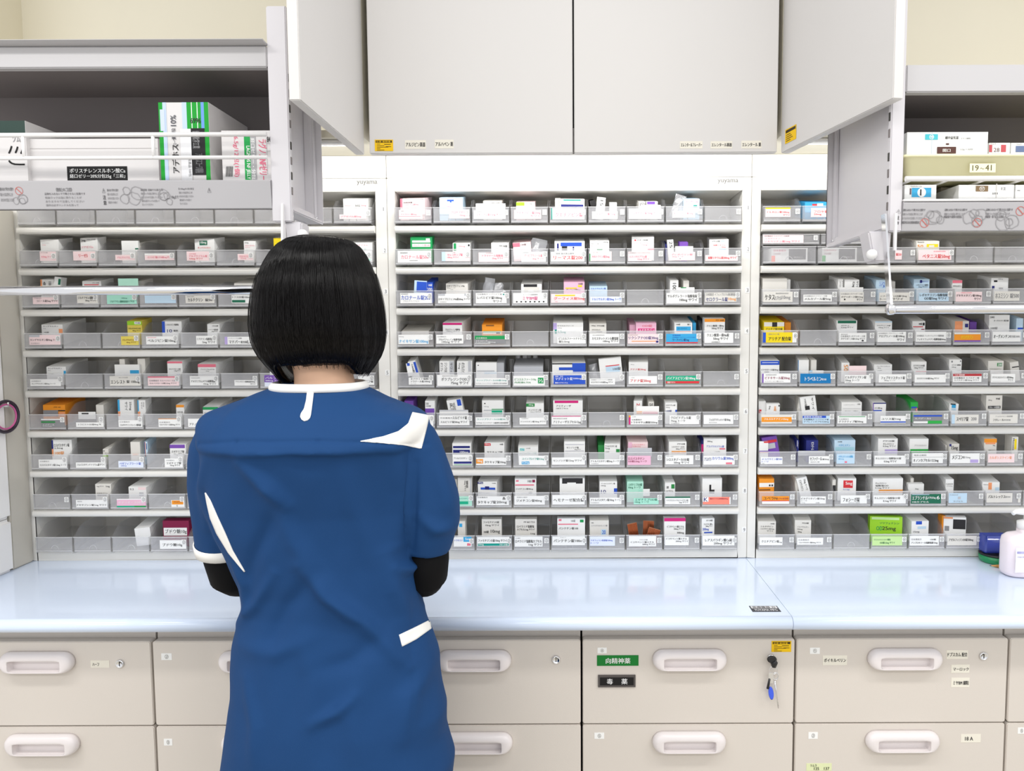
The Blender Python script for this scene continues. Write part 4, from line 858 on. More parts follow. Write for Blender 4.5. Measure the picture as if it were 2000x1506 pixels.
I 6|c 1035 1278 1400 1368 W;s 5 8 95 16 G;t 5 35 80 52 g 日本薬局方;t 4 60 88 92 k グラクティブ錠50mg|b 1108 1120 1345 1240 W;t 10 20 70 30 g シタグリプチン;t 78 12 92 25 k 100;t 15 80 92 98 k グラクティブ錠50mg;s 5 60 95 62 g
I 6|c 1565 1280 1860 1365 W;s 0 75 100 92 b;t 4 25 80 62 k ユリス錠1mg|b 1405 1125 1630 1228 W;s 0 0 100 12 n;s 0 0 6 100 v;t 10 50 70 72 k ユリス錠1mg;s 5 82 68 98 b
J 6|c 355 1270 720 1370 g;s 0 0 100 18 b;s 50 65 100 100 f;s 0 72 50 95 W;t 4 28 60 50 W エパデールS|b 215 1120 440 1240 f;s 18 12 85 50 f;s 10 42 85 58 b;s 5 60 85 100 g;s 72 55 95 98 r;t 76 62 92 92 W S
J 6|c 770 1265 1150 1370 w;s 0 0 12 100 h;t 18 25 62 72 k スペリア錠;t 72 30 92 65 g 200|b 690 1140 905 1230 W r4;s 25 10 70 55 c;s 25 60 75 85 h;s 10 0 65 15 k|b 595 1130 640 1230 w d30
J 6|c 1215 1260 1610 1365 w;t 20 15 82 32 g フェロジピン徐放錠;t 12 50 50 75 k フタレール;t 50 55 82 72 g 徐放錠|b 1165 1035 1440 1230 w y4;t 60 15 85 28 k PTP100錠;t 12 25 35 36 g 20mg;s 12 65 90 82 k;t 15 67 85 80 W フタレール徐放錠
J 6||b 1640 1040 1720 1230 w;s 0 0 100 25 y
K 7|c 135 305 395 385 W;t 4 15 97 45 b メコバラミン錠500;t 4 55 35 75 b トーワ;t 4 85 70 95 g 100錠|b 85 130 235 260 W;s 50 0 100 12 r;s 0 80 100 88 v;s 0 90 100 98 r|b 210 62 380 225 v r-10 d25;s 0 25 95 45 r;s 20 50 80 90 s
K 7|c 695 295 930 382 W;t 5 15 62 58 k セファドール;t 65 30 95 55 k 錠25mg;t 8 68 50 85 g 抗めまい剤|b 485 115 582 255 n;s 10 0 30 50 W;t 55 15 80 90 WR セファドール|b 665 115 800 235 n;t 40 15 65 90 WR セファドール|b 530 235 880 262 s d6
K 7|c 968 270 1210 380 h;t 10 15 90 40 c ベタヒスチンメシル酸塩;t 10 45 90 60 c 錠6mg;s 45 75 58 92 p|b 985 112 1220 255 h;t 15 8 42 18 k 100錠;t 20 32 75 50 c ベタヒスチン;s 5 55 95 80 J
K 7|c 1400 290 1790 385 W;t 3 20 85 45 k タムスロシン塩酸塩OD錠;t 30 55 70 85 k 0.2mg サワイ|b 1480 95 1700 265 W;t 25 10 90 22 k PTP100錠;t 25 28 80 42 k タムスロシン;t 25 45 90 58 k 0.2mg サワイ;s 35 72 100 100 u
L 7|c 285 228 610 325 W;s 0 38 100 41 g;t 5 12 60 28 g 喘息治療剤;t 3 55 85 92 k オノンカプセル112.5mg|b 240 85 470 225 W;t 25 40 90 52 g プランルカスト;s 5 72 100 100 f|
L 7|c 658 230 970 325 W;t 6 15 42 60 k メジコン;t 42 28 68 55 g 錠15mg;s 68 62 95 95 u|b 675 140 775 218 w y4;t 20 25 85 85 k 15mg;s 0 0 20 30 n|b 570 150 650 218 w d25
L 7|c 1030 235 1310 318 P;t 5 25 90 60 O カルボシステイン錠|b 900 85 1140 215 w y-4;s 0 0 100 30 o;s 10 28 90 42 O;t 70 48 88 58 k 250mg;t 35 82 92 94 k カルボシステイン
L 7||b 1290 65 1410 210 w;s 40 15 75 85 y;t 10 10 40 90 kR Mucosta
K 8|c 165 750 470 835 o;s 0 55 100 65 r;s 0 65 100 100 W;t 5 10 55 45 k ユベラN;t 55 20 80 40 D カプセル;t 80 18 97 42 D 100|b 100 550 298 710 o y6;s 0 30 100 60 W;t 65 42 92 55 k ■ ■;s 0 75 75 85 B
K 8|c 600 752 885 832 W;t 3 15 95 48 k ピオグリタゾン錠15mg;t 4 52 30 68 k トーワ;t 4 80 40 95 g 15mg;t 60 80 85 95 g 100錠|b 600 525 720 700 W r-14;t 20 15 45 90 kR ピオグリタゾン;t 60 15 85 90 kR 15mg トーワ|b 465 530 572 705 w d25;t 20 10 40 90 kR ピオグリ;t 55 20 75 80 kR 100錠
K 8|c 1055 740 1350 832 W;t 8 25 72 78 k フォシーガ錠;t 30 85 95 95 g 選択的SGLT2阻害剤|b 1030 548 1230 700 W y-5;s 30 15 82 72 r;t 42 25 78 55 W 5mg;t 30 80 85 90 b Forxiga|b 900 560 1000 700 w d25;s 5 45 95 95 k
K 8|c 1385 740 1790 832 W;t 3 20 82 45 k タムスロシン塩酸塩OD錠;t 30 55 70 85 k 0.1mg サワイ|b 1420 545 1760 705 W;t 8 28 45 40 k タムスロシン;t 8 45 60 58 k 塩酸塩OD;t 8 62 55 75 k 0.1mg サワイ;s 20 80 100 100 o
L 8|c 240 630 590 720 q;t 3 18 55 60 W エブランチル;t 55 25 82 55 W カプセル15mg;t 85 18 95 55 W 6;t 4 72 60 92 W 100カプセル;s 2 2 60 8 h|b 235 530 425 605 W;t 45 55 65 75 k 15mg|b 180 470 228 600 w d25;s 0 10 100 50 s|b 295 470 325 560 w d30
L 8|c 610 620 845 715 h;t 5 10 50 25 g デュタステリド;t 25 75 90 90 g カプセル;s 50 35 65 60 s|b 540 482 718 605 W;t 5 30 90 45 k デュタステリド;t 10 50 85 60 g カプセル0.5mg
L 8|c 1010 620 1290 710 w;t 6 20 72 55 k バルトレックス;t 72 30 92 50 g 錠500|b 920 518 1168 608 W y-5;s 35 5 55 80 O;s 75 55 98 100 h;t 5 20 35 32 g Valtrex
L 8|c 1350 620 1430 710 w;t 10 20 90 60 k 錠|
K 9|c 95 1215 395 1302 W;t 8 35 85 68 k クエチアピン錠;t 85 60 97 75 k mg|b 118 1035 322 1175 w y-4;t 70 12 92 24 k 100錠;t 15 35 85 48 k ミルタザピン;t 15 55 90 68 k ミルタザピン錠15mg;t 50 72 85 84 k サワイ
K 9|c 528 1220 855 1298 W;t 5 20 92 40 g 日本薬局方;t 5 58 92 82 k イルベサルタン錠50mg サワイ|b 508 1022 720 1172 w y-6;t 45 15 85 28 k PTP100錠;t 15 45 85 58 g イルベサルタン;t 15 65 90 76 k 50mg;t 18 85 42 98 k 50mg
K 9|
K 9|c 1365 1205 1750 1305 E;t 5 25 60 45 q ソリフェナシンコハク酸塩;t 25 58 75 85 q OD錠2.5mg サワイ|b 1405 980 1755 1170 L y-8;s 5 5 90 20 E;t 30 35 90 48 q ソリフェナシン;t 20 62 38 88 G OD;t 38 62 80 92 k 25mg
L 9|c 262 1040 570 1132 W;t 5 25 40 45 g 日本薬局方;t 70 28 95 45 k 100錠;t 5 60 95 85 k アンブロキソール塩酸塩錠15mg|b 305 895 480 1025 W y5;s 25 0 60 25 b;s 35 40 85 60 h;t 10 75 60 90 k 15mg|b 170 880 265 1020 w d20;s 15 55 90 100 k
L 9|c 625 1040 940 1130 w;t 5 25 88 60 k アゼルフィジンEN錠500mg|b 635 860 840 1000 W y-10;s 42 15 98 85 k;s 5 65 25 100 g;s 0 0 40 12 O|b 520 835 640 990 o d30
R 1|c 925 595 1325 660 P;t 5 25 80 70 p ジアゼパム錠5mg|b 980 360 1345 488 W;t 5 75 40 88 p Diazepam;t 48 70 68 92 k 502;t 72 70 95 92 p 5mg
R 2|c 1180 1140 1425 1280 W;s 65 30 95 62 t;s 62 75 95 95 M;t 5 40 55 70 p 錠5mg|b 1065 1012 1405 1125 W;t 20 20 85 40 p ブロチゾラム;t 55 75 75 95 t 0.25
M 2|c 515 600 780 730 P;t 5 5 60 18 g デパス錠;t 10 45 85 70 p 0.5mg トーワ|b 515 450 770 580 W y-8;t 10 30 60 40 g エチゾラム;t 10 50 80 60 p 0.5mg
M 2|c 950 605 1290 725 P;t 5 20 15 80 P .;t 25 25 65 65 r リーゼ5|b 1020 428 1265 580 W y-8;t 5 10 30 35 k 2mg;t 40 8 92 20 g PTP 100錠;t 5 70 75 90 p ジアゼパム
M 2|c 1500 652 1760 722 P;t 10 30 90 70 p アルプラゾラム錠|b 1580 468 1820 582 W;s 80 85 100 100 q|b 1800 495 1895 582 w d25
N 2|c 150 635 600 720 P;s 0 0 100 25 W;t 10 40 92 78 p ロフラゼプ酸エチル錠1mg サワイ|
N 2|c 695 608 990 728 P;t 12 20 45 32 p 抗不安剤;t 10 38 92 62 p アルプラゾラム錠;t 12 68 72 90 r 0.4mg サワイ|b 785 440 1060 582 W y-8;s 25 18 65 60 q;t 30 22 60 52 W 10mg;t 15 75 80 92 r タンドスピロン
N 2|c 1360 640 1610 722 P;t 10 20 85 60 p クロナゼパム錠;t 20 62 70 85 p 0.5mg|b 1440 470 1660 582 W;t 8 12 40 30 k 0.5mg;t 10 45 92 60 p クロナゼパム;t 10 68 70 80 p サワイ
N 2||b 1828 430 1990 582 w;s 0 0 75 70 y
M 3|c 425 1205 815 1292 P;t 15 38 97 75 k コニール錠5mg サワイ;t 5 5 60 20 g 日本薬局方|b 525 970 700 1160 W;s 0 0 12 100 O;t 20 15 40 40 kR 4錠;t 60 15 80 40 kR 100|b 705 930 905 1160 W r8 d14;s 62 10 98 45 q;s 72 52 92 70 r
M 3|c 1000 1178 1335 1280 w;t 5 15 90 48 k ジルチアゼム塩酸塩;t 40 55 92 85 k 30mg サワイ|b 1070 990 1318 1165 W;s 10 25 88 31 r;t 55 10 90 18 k PTP 100錠
M 3|c 1390 1175 1835 1290 A;t 10 60 92 85 q ジルチアゼム塩酸塩徐放カプセル;t 50 30 90 45 q 100mg|b 1535 960 1830 1165 M d10|b 1780 990 1890 1165 w d25
N 3|c 150 1180 615 1280 u;s 0 0 100 100 h|b 690 1010 1180 1165 w d40
N 3|c 680 1180 1060 1280 w;t 5 10 35 22 g 抗狭心症剤;t 8 35 60 80 k カルチクリン;t 68 40 92 78 k 錠50|
N 3|c 1280 1178 1620 1280 W;t 3 10 82 42 k トフスOD錠100mg;s 2 60 60 92 q|b 1315 1018 1570 1165 w
O 4|c 328 315 735 425 P;s 0 0 34 22 s;t 3 38 97 65 k カンデサルタン錠4mg トーワ;t 5 78 70 90 g 日本薬局方|b 465 200 715 298 W y-8;t 8 10 80 28 k カンデサルタン;t 8 40 45 52 g 4mg;s 82 50 100 100 O;t 12 82 55 98 k 100錠
O 4|
O 4|c 1368 330 1625 428 Y;t 8 28 92 55 B オルメサルタンOD錠;t 30 60 85 82 B 40mg サワイ|b 1438 155 1672 298 Y;s 0 0 100 32 L;s 50 5 92 25 W;t 55 8 88 22 k PTP100錠;t 8 52 92 66 k オルメサルタンOD;t 35 70 92 84 k 40mg サワイ
P 4|c 145 330 492 420 W;t 5 10 40 20 p 高血圧症治療剤;t 5 35 97 78 k ベルジピン錠10mg|b 325 160 550 295 W y6;s 0 0 15 100 b;t 18 20 85 36 k ニカルジピン塩酸塩;t 25 68 50 95 n 10;t 58 72 80 88 k 錠剤
P 4|c 712 325 990 420 W;t 3 22 85 52 k ミドドリン塩酸塩錠;t 30 60 92 92 k 2mg サワイ|b 838 192 1045 295 W;t 42 12 90 28 k PTP100錠;t 8 52 88 68 k ミドドリン塩酸塩錠;t 35 72 85 90 k 2mg サワイ
P 4|c 1035 335 1435 420 W;s 0 0 9 100 u;t 12 12 55 28 g パーキンソニズム治療剤;t 14 45 50 88 k マドパー;t 52 55 72 85 k 配合錠;t 73 45 98 88 k L100|
O 5|c 340 815 690 892 W;t 5 20 90 38 g 日本薬局方;t 5 55 82 80 k カンデサルタン錠8mg トーワ|b 528 678 760 770 W y-8;t 8 10 80 30 k カンデサルタン;t 8 40 45 52 g 8mg;s 88 50 100 100 c;t 12 82 55 98 k 100錠
O 5|
O 5|c 1240 780 1635 888 w;t 30 12 60 20 g 慢性心不全治療薬;t 3 42 50 80 k エンレスト;t 55 42 97 78 k 錠 100mg|b 1295 650 1575 765 W;s 62 55 98 95 c|b 1350 585 1410 660 w d25|b 1555 580 1655 765 w d25
P 5|c 165 785 520 888 P;s 0 0 92 12 p;t 5 35 90 55 g 日本薬局方 カルベジロール錠;t 5 65 92 85 k カルベジロール錠2.5mg サワイ|b 385 612 630 765 W;s 0 0 100 14 p;t 10 50 88 62 k カルベジロール錠;t 45 64 88 76 k 2.5mg サワイ;t 60 90 80 100 b 2.5
P 5|c 640 780 1000 885 W;t 5 15 72 25 g 低血圧治療剤;t 4 42 90 68 k アメジニウムメチル硫酸塩錠;t 48 75 92 95 k 10mg サワイ|b 720 645 935 762 W y-6;s 0 0 100 30 p;t 15 45 92 58 k アメジニウムメチル;t 45 65 85 75 k 10mg
P 5|c 1145 825 1440 888 W;t 5 15 90 48 k アマンタジン塩酸塩錠50mg;t 70 55 92 85 k サワイ|
P 5|c 1485 770 1740 905 H;s 0 0 100 62 v;t 4 12 90 35 W バルプロ酸;t 4 40 80 58 W 200mg トーワ|b 1545 640 1700 765 W d14
S 5|c 1175 965 1290 1020 W;t 5 40 95 75 k アルドニン錠|
O 6|c 465 1265 770 1360 g;s 0 0 88 12 W;s 0 28 60 45 Q;t 5 60 80 78 W エパデール;t 5 80 90 92 W カプセル900|b 485 1105 735 1235 o;s 0 45 100 55 k;s 0 45 68 100 g;t 50 15 80 25 k PTP 100;s 72 62 98 98 O
O 6|c 860 1305 1200 1355 W;t 8 25 92 70 k トラピストOD錠4mg 7K|b 1085 1105 1170 1235 w d20|b 885 1185 1080 1240 W d10;s 20 20 60 60 k
O 6|c 1340 1280 1668 1355 W;t 5 15 60 35 g 日本薬局方;t 5 55 95 85 k フルボキサミンマレイン酸塩錠|b 1330 1045 1512 1230 W;s 0 0 12 70 c;s 0 72 14 100 O;t 45 12 60 65 kR サワイ;t 70 12 85 65 kR 25mg|b 1555 1050 1735 1230 W;s 0 0 14 70 c;s 0 72 30 100 O;t 45 12 60 65 kR サワイ;t 70 12 85 65 kR 25mg
P 6|c 285 1262 600 1355 W;s 0 0 100 6 o;t 5 35 72 52 g 日本薬局方;t 5 62 95 85 k カルベジロール錠10mg サワイ|b 485 1105 680 1235 W;s 0 0 100 22 o;t 15 55 80 70 k カルベジロール錠;t 30 75 80 88 k 10mg サワイ
P 6|c 620 1262 900 1355 W;t 5 50 98 88 k アテノロール錠25mg|b 788 1130 960 1240 W;s 0 0 100 28 G;t 8 55 60 78 k アテノロール
Q 7|c 358 275 672 355 W;t 5 15 60 30 g 日本薬局方;t 5 52 97 82 k ロスバスタチン錠2.5mg トーワ|b 478 92 662 245 W y6;s 0 0 8 100 n;s 0 55 8 100 O;t 12 22 88 42 k ロスバスタチン錠;t 12 45 60 58 k 2.5mg;t 15 70 60 92 o 100錠
Q 7|c 705 302 1035 350 W;t 3 20 97 65 k フルバスタチンナトリウム錠サワイ|b 962 180 1120 250 w y-5;s 0 78 100 100 L;t 8 15 35 30 k 100錠;t 30 45 92 62 k サワイ
Q 7|c 1100 288 1335 350 H;t 5 20 90 60 b ベザフィブラート錠;t 10 65 70 85 b 200mg|b 1212 110 1300 240 w;s 20 85 80 95 O|b 1340 108 1470 250 h y5;s 28 0 42 100 O;s 5 0 22 100 n;s 60 10 80 50 n
Q 7|c 1530 265 1742 350 W;t 10 15 55 28 g 日本薬局方;t 10 40 92 65 k エゼチミブ錠;t 30 68 85 90 k 10mg サワイ|b 1578 135 1758 245 W;s 0 0 95 30 v;t 10 48 90 68 k エゼチミブ錠;t 25 72 85 92 k 10mg サワイ
Q 8|
Q 8|c 705 650 1000 728 W;t 5 15 40 28 g 糖尿病;t 3 55 97 85 k ドキサゾシン錠1mg サワイ|b 885 502 1058 620 w;t 10 12 55 24 k 1mg サワイ;t 68 10 92 28 k 1mg;t 10 65 75 80 k ドキサゾシン;t 10 82 90 94 k 塩酸塩錠
Q 8|c 1085 640 1365 722 K;s 0 0 100 12 W;s 0 82 60 100 T;s 60 82 100 100 G;t 5 30 95 55 W ボグリボースOD錠|b 1185 538 1360 620 W y-6;s 55 0 98 30 P;t 8 15 30 35 k 0.2;s 60 60 85 100 s
Q 8|c 1592 652 1742 722 W;s 5 5 92 62 o;t 20 15 80 42 D グリメピリド;t 40 72 60 92 k 5|
Q 9||b 1265 918 1450 1005 W d20 r-6
Q 9|c 1485 1025 1770 1105 W;t 10 35 85 75 k ブドウ糖10g|b 1512 842 1822 1005 x d18;s 3 40 92 85 W;t 8 48 90 76 k ブドウ糖10g|
'''
COLS = dict(W='F2F2F0', w='E2DFD8', k='2B2A2C', g='8E8E90', r='D8363F', p='E8788C', P='F6DEDF', m='D2287C', v='7A4FB0', u='B9A8DC',
            b='2A55C4', n='252C78', c='3AA7DC', t='15988A', G='1E9A55', L='9AD02C', y='F0D61E', Y='E3CF5E', o='F0982A', O='F2A070', h='C3DCEE',
            H='E3EAF8', M='B4E6D2', A='A8E2CE', K='EDBBD2', B='8A5A2C', s='BFC1C6', D='8E1F4A', T='1DAE86', U='0F76B4', q='1C6B50', Q='2C8A45',
            R='FF8C78', E='C6E6A0', J='A8D4E0', x='7E1640', e='B8333A', f='2FAE4A', F='DCE2E8')

# ------------------------------------------------------------------ cartons on the pull-down shelves
def carton(name, x0, x1, yt, d, depth, zb, m, label, items=(), side_m=None, cat='carton', group='cartons on the pull-down shelves'):
    a, b = at(x0, yt, d), at(x1, yt, d); zt = (a.z + b.z) / 2
    mb = MB().box(a.x, b.x, d, d + depth, zb, zt, m)
    if side_m:   # printed edges of the top and right faces
        mb.add([(a.x, d, zt + .0004), (b.x, d, zt + .0004), (b.x, d + depth, zt + .0004), (a.x, d + depth, zt + .0004)], [(0, 1, 2, 3)], side_m)
    vz = lambda y: (zt - at((x0 + x1) / 2, y, d).z) / (zt - zb) * 100
    ux = lambda x: (at(x, yt, d).x - a.x) / (b.x - a.x) * 100
    its = [(k, ux(p[0]), vz(p[1]), min(ux(p[2]), 99.5), vz(p[3]), *rest) for k, p, *rest in items if ux(p[0]) < 97]
    face(mb, a.x, b.x, zb, zt, d, its)
    o = mb.build(name, None, loc=((a.x + b.x) / 2, d + depth / 2, zb))
    return tag(o, label, cat, group)


fz = zl(352) - 0.0055
Wm, Bk, Gn = PAPER, ink('141314'), ink('129A2E')
carton('shipping_carton', -70, 49, 236, 1.51, 0.16, fz, mat('carton white', 'DAD7D6', 0.6), 'white carton with dark green top edge at the shelf end, beside the long white carton',
       [('s', (-70, 236, 49, 262), mat('print dark green', '14352C', 0.5)), ('t', (12, 285, 44, 322), Bk, 'ミリ', True), ('t', (22, 264, 46, 278), ink('8E8E90'), 'ツムラ')])
carton('shipping_carton', 51, 308, 271, 1.52, 0.15, fz, mat('carton white', 'DAD7D6', 0.6), 'long low white carton with a black name label behind the wire guard',
       [('s', (128, 325, 246, 356), Bk), ('t', (133, 329, 242, 338), ink('F2F2F0'), 'ポリスチレンスルホン酸Ca'), ('t', (133, 340, 241, 349), ink('F2F2F0'), '経口ゼリー20%分包25g「三和」'),
        ('s', (51, 289.6, 308, 290.4), ink('B8B4B2'))])
Lb = ink('BFD2F2'); Mb_ = ink('6E9BE0')
carton('green_carton', 309, 407, 200, 1.495, 0.18, fz, mat('carton white', 'DAD7D6', 0.6), 'tall white carton striped green and blue standing on the left pull-down shelf',
       [('s', (309, 200, 317, 352), Gn), ('s', (317, 200, 324, 352), Lb), ('s', (355, 200, 364, 252), Lb), ('s', (364, 200, 373, 252), Gn), ('s', (373, 200, 374.5, 252), Wm), ('s', (374.5, 200, 384, 252), Gn),
        ('s', (384, 200, 385.5, 252), Wm), ('s', (385.5, 200, 392, 252), Gn), ('s', (392, 200, 398, 252), Mb_), ('s', (398, 200, 407, 352), Gn), ('s', (312, 214, 321, 256), ink('C8D4F0')),
        ('t', (332, 225, 343, 246), ink('4A4A52'), '10%', 'up'), ('t', (333, 250, 341, 272), ink('4A4A52'), '顆粒', 'up'), ('t', (332, 282, 346, 338), Bk, 'アデホス', 'up'), ('t', (336, 270, 342, 284), ink('4A4A52'), 'コーワ', 'up'),
        ('t', (371, 231, 391, 241), INK, '6996'), ('s', (350, 252, 371, 352), ink('E6E6E8')), ('s', (371, 251, 398, 342), ink('1B1A1C')), ('t', (374, 256, 388, 290), ink('8E8E90'), '協和化学工業', True), ('t', (377, 300, 394, 338), ink('6E6E70'), 'アデホスコーワ顆粒', True),
        ('t', (364, 310, 370, 345), ink('8E8E90'), '医薬品 100包', True)], side_m=ink('2E6E3A'))
Pk = ink('E26A86')
carton('shipping_carton', 432, 528, 255, 1.49, 0.17, fz, mat('carton white', 'DAD7D6', 0.6), 'white carton with pink and green sideways print beside the green-striped carton',
       [('t', (454, 266, 466, 345), Pk, '6.5g/12包(1個)', True), ('s', (476, 266, 488, 352), ink('22A04E')), ('t', (478, 285, 487, 350), ink('F2F2F0'), 'LAGNOS NF JELLY', True), ('s', (488, 266, 499, 352), ink('A8A8AA')),
        ('t', (489, 270, 497, 350), ink('F2F2F0'), '経口ゼリー・分包', True), ('t', (504, 272, 520, 352), Pk, 'ラグノスNFゼリー', True), ('t', (521, 267, 535, 278), INK, '84'), ('s', (520, 280, 545, 280.6), ink('9A9A9C')), ('s', (520, 295, 545, 295.6), ink('9A9A9C')),
        ('s', (520, 268, 520.6, 340), ink('9A9A9C')), ('s', (532, 280, 532.6, 340), ink('9A9A9C')), ('t', (438, 325, 452, 345), INK, '//////')])

# right shelf: upper tier on the wire rack, lower tier on the floor
fz2 = zr(392) - 0.0055 + 0.004
yb = sr_bin = None
BIN = mat('yellow bin plastic', 'F6F1C4', 0.4)
d = 1.352
zb, ztp = at(1850, 349, 1.337).z + 0.005, at(1850, 302, d).z
xl, xr = 0.5895, 1.33
mb = MB()
def binring(x0, x1, y0, y1, z, r=0.01):
    return [(x, y, z) for x, y in rrect(x0, x1, y0, y1, r, 4)]
mb.loft([binring(xl + .008, xr - .008, d + .008, 1.525, zb), binring(xl, xr, d, 1.535, ztp - .004), binring(xl - .0035, xr + .0035, d - .005, 1.54, ztp - .004), binring(xl - .0035, xr + .0035, d - .005, 1.54, ztp),
         binring(xl + .003, xr - .003, d + .004, 1.531, ztp), binring(xl + .011, xr - .011, d + .012, 1.521, zb + .003)], BIN)
p, q = at(1893, 320, d), at(1943, 337, d)
face(mb, p.x, q.x, q.z, p.z, d + .002, [('s', 0, 0, 100, 100, ink('F2EECB')), ('t', 10, 18, 34, 82, ink('5A5226'), '19'), ('t', 40, 48, 56, 66, ink('5A5226'), '～'), ('t', 60, 15, 84, 80, ink('5A5226'), '41')], 0.004)
o = mb.build('storage_bin', None, loc=((xl + xr) / 2, 1.44, zb)); tag(o, 'pale yellow plastic bin marked 19 to 41 on the right pull-down shelf', 'bin')
bz = zb + 0.0042
CY_, BR = ink('4FC3D0'), ink('5A3A34')
def kampo(num_, colr): return colr
carton('medicine_carton', 1772, 1930, 258, 1.385, 0.11, bz, Wm, 'large white carton with a turquoise number panel, standing in the yellow bin',
       [('s', (1807, 262, 1832, 273), CY_), ('t', (1815, 263, 1824, 272), Wm, '⑲'), ('t', (1846, 266, 1872, 272), INK, '補中益気湯'), ('t', (1877, 269, 1896, 272), ink('8E8E90'), 'エキス顆粒'), ('s', (1820, 258, 1821, 300), ink('C6D6E2')),
        ('s', (1848, 280, 1854, 283), BR), ('s', (1831, 287, 1868, 300), BR), ('t', (1842, 291, 1857, 297), Wm, '開口'), ('t', (1876, 290, 1901, 294), ink('8E8E90'), '2.5g × 42包')])
carton('medicine_carton', 1756, 1769, 263, 1.40, 0.10, bz, ink('C9CDD2'), 'narrow pale carton with dark blue panel at the near end of the yellow bin', [('s', (1757, 267, 1767, 291), ink('2A5F8A')), ('t', (1759, 270, 1766, 288), ink('163A5A'), '漢方')])
carton('medicine_carton', 1932, 1973, 279, 1.40, 0.10, bz, Wm, 'white carton with red number panel, peeking from the yellow bin', [('s', (1932, 283, 1965, 297), ink('CC5A62')), ('s', (1938, 283, 1955, 300), Wm), ('t', (1941, 289, 1952, 297), ink('6A4A4A'), '28'), ('t', (1934, 280, 1945, 282.5), ink('8E8E90'), 'ツムラ')])
carton('medicine_carton', 1975, 2030, 279, 1.40, 0.10, bz, Wm, 'white carton with blue-grey panel, last one in the yellow bin', [('s', (1984, 285, 2010, 297), ink('6E7FA6')), ('t', (1985, 281, 2000, 283), INK, 'ツムラ')])
lz = fz2
carton('medicine_carton', 1767, 1829, 361, 1.36, 0.12, lz, Wm, 'white carton with bright blue panel and number one, under the yellow bin',
       [('s', (1781, 367, 1819, 385), ink('3FA9D8')), ('s', (1777, 368, 1780, 380), ink('6E5A62')), ('t', (1792, 367, 1808, 385), Wm, '●'), ('t', (1797, 370, 1803, 382), INK, '1'), ('t', (1778, 363, 1800, 365.5), ink('8E8E90'), 'TSUMURA 2.5g')])
o = carton('medicine_carton', 1838, 1871, 366, 1.43, 0.09, lz, ink('9A9284'), 'dim brown-panelled carton set back under the yellow bin', [('s', (1843, 372, 1866, 388), ink('4E4434')), ('t', (1850, 375, 1858, 386), ink('B0A48E'), '17')])  # shade under the bin is painted into this carton's darkened colours
carton('medicine_carton', 1873, 1981, 361, 1.365, 0.12, lz, Wm, 'wide white carton with brown number panel under the yellow bin', [('s', (1906, 363, 1930, 374), ink('8E7658')), ('t', (1913, 364, 1923, 373), Wm, '⑰'), ('s', (1930, 388, 1947, 391), BR), ('s', (1950, 388, 1967, 391), BR),
        ('t', (1938, 376, 1949, 380), INK, '五苓散'), ('t', (1956, 366, 1966, 371), ink('8E8E90'), '12'), ('s', (1945.5, 359, 1947, 387), ink('D8D6D2'))])
carton('medicine_carton', 1984, 2060, 361, 1.365, 0.12, lz, Wm, 'white carton cut by the picture edge, under the yellow bin end', [('t', (1987, 371, 1999, 373), ink('8E8E90'), '顆粒'), ('t', (1986, 390, 2000, 392), ink('8E8E90'), '2.5g 42包')])

# ------------------------------------------------------------------ trays
NUMW = ['zero', 'one', 'two', 'three', 'four', 'five', 'six', 'seven', 'eight', 'nine']
ORD = ['', 'first', 'second', 'third', 'fourth', 'fifth', 'sixth', 'seventh', 'eighth', 'ninth']
CNAME = dict(W='white', w='cream', k='black', g='grey', r='red', p='pink', P='pale pink', m='magenta', v='violet', u='lavender', b='blue', n='navy', c='sky blue', t='teal', G='green', L='lime green', y='yellow', Y='mustard',
             o='orange', O='peach', h='pale blue', H='pale blue', M='mint', A='mint', K='pink', B='brown', s='grey', D='wine', T='green', U='deep blue', q='dark green', Q='green', R='coral', E='pale green', J='pale teal', e='red', f='green', F='clear', x='wine')
_tm = {}
SL = 0.21    # the trays' floors fall towards the front
def tray_mesh(w, h=0.0405, back=0.069, deep=0.137, SL=SL):
    key = (round(w, 4), h, back, deep)
    if key in _tm: return _tm[key]
    mb = MB(); t = 0.0014; k = back / 0.069
    prof = [(0.0, 0.001), (deep, 0.001), (deep, back)] + [(y, h + (back - h) * s) for y, s in ((0.062, 1), (0.05, .97), (0.04, .86), (0.031, .66), (0.022, .40), (0.014, .18), (0.007, .05))] + [(0.0, h)]
    mb.box(-w / 2 + t, w / 2 - t, 0, t, 0.004, h, TRAYF)                          # front
    mb.box(-w / 2 - 0.0003, w / 2 + 0.0003, -0.0012, 0.0022, h, h + 0.0016, TRAYR)     # front rim bead, its highlight put into the white haze
    mb.prism([(t, 0.0062 + SL * t), (deep - t, 0.0062 + SL * (deep - t)), (deep - t, 0.0062 + SL * (deep - t) + t), (t, 0.0062 + SL * t + t)], 'x', -w / 2 + t, w / 2 - t, TRAY)              # floor
    mb.box(-w / 2 + t, w / 2 - t, -0.0009, 0, 0.0065, 0.0085, TRAYR)                   # ledge line
    mb.box(-w / 2 + t, w / 2 - t, deep - t, deep, 0.004, back, TRAY)
    for s in (-1, 1):
        a, b = sorted((s * w / 2, s * (w / 2 - t))); mb.prism(prof, 'x', a, b, TRAY)
    # half-moon finger mark moulded inside the front
    pts = [Vector((0.009 * math.cos(math.pi * q / 10), 0.0022, 0.010 + 0.011 * math.sin(math.pi * q / 10))) for q in range(11)]
    mb.tube(pts, 0.0008, TRAYR, 5)
    o = mb.build('tray_body'); me = o.data; bpy.data.objects.remove(o)
    _tm[key] = me
    return me


TRAYS_OUT = {}
def rackx(rn, c): return RACKS[rn][4] + RACKS[rn][5] * (c - 1)


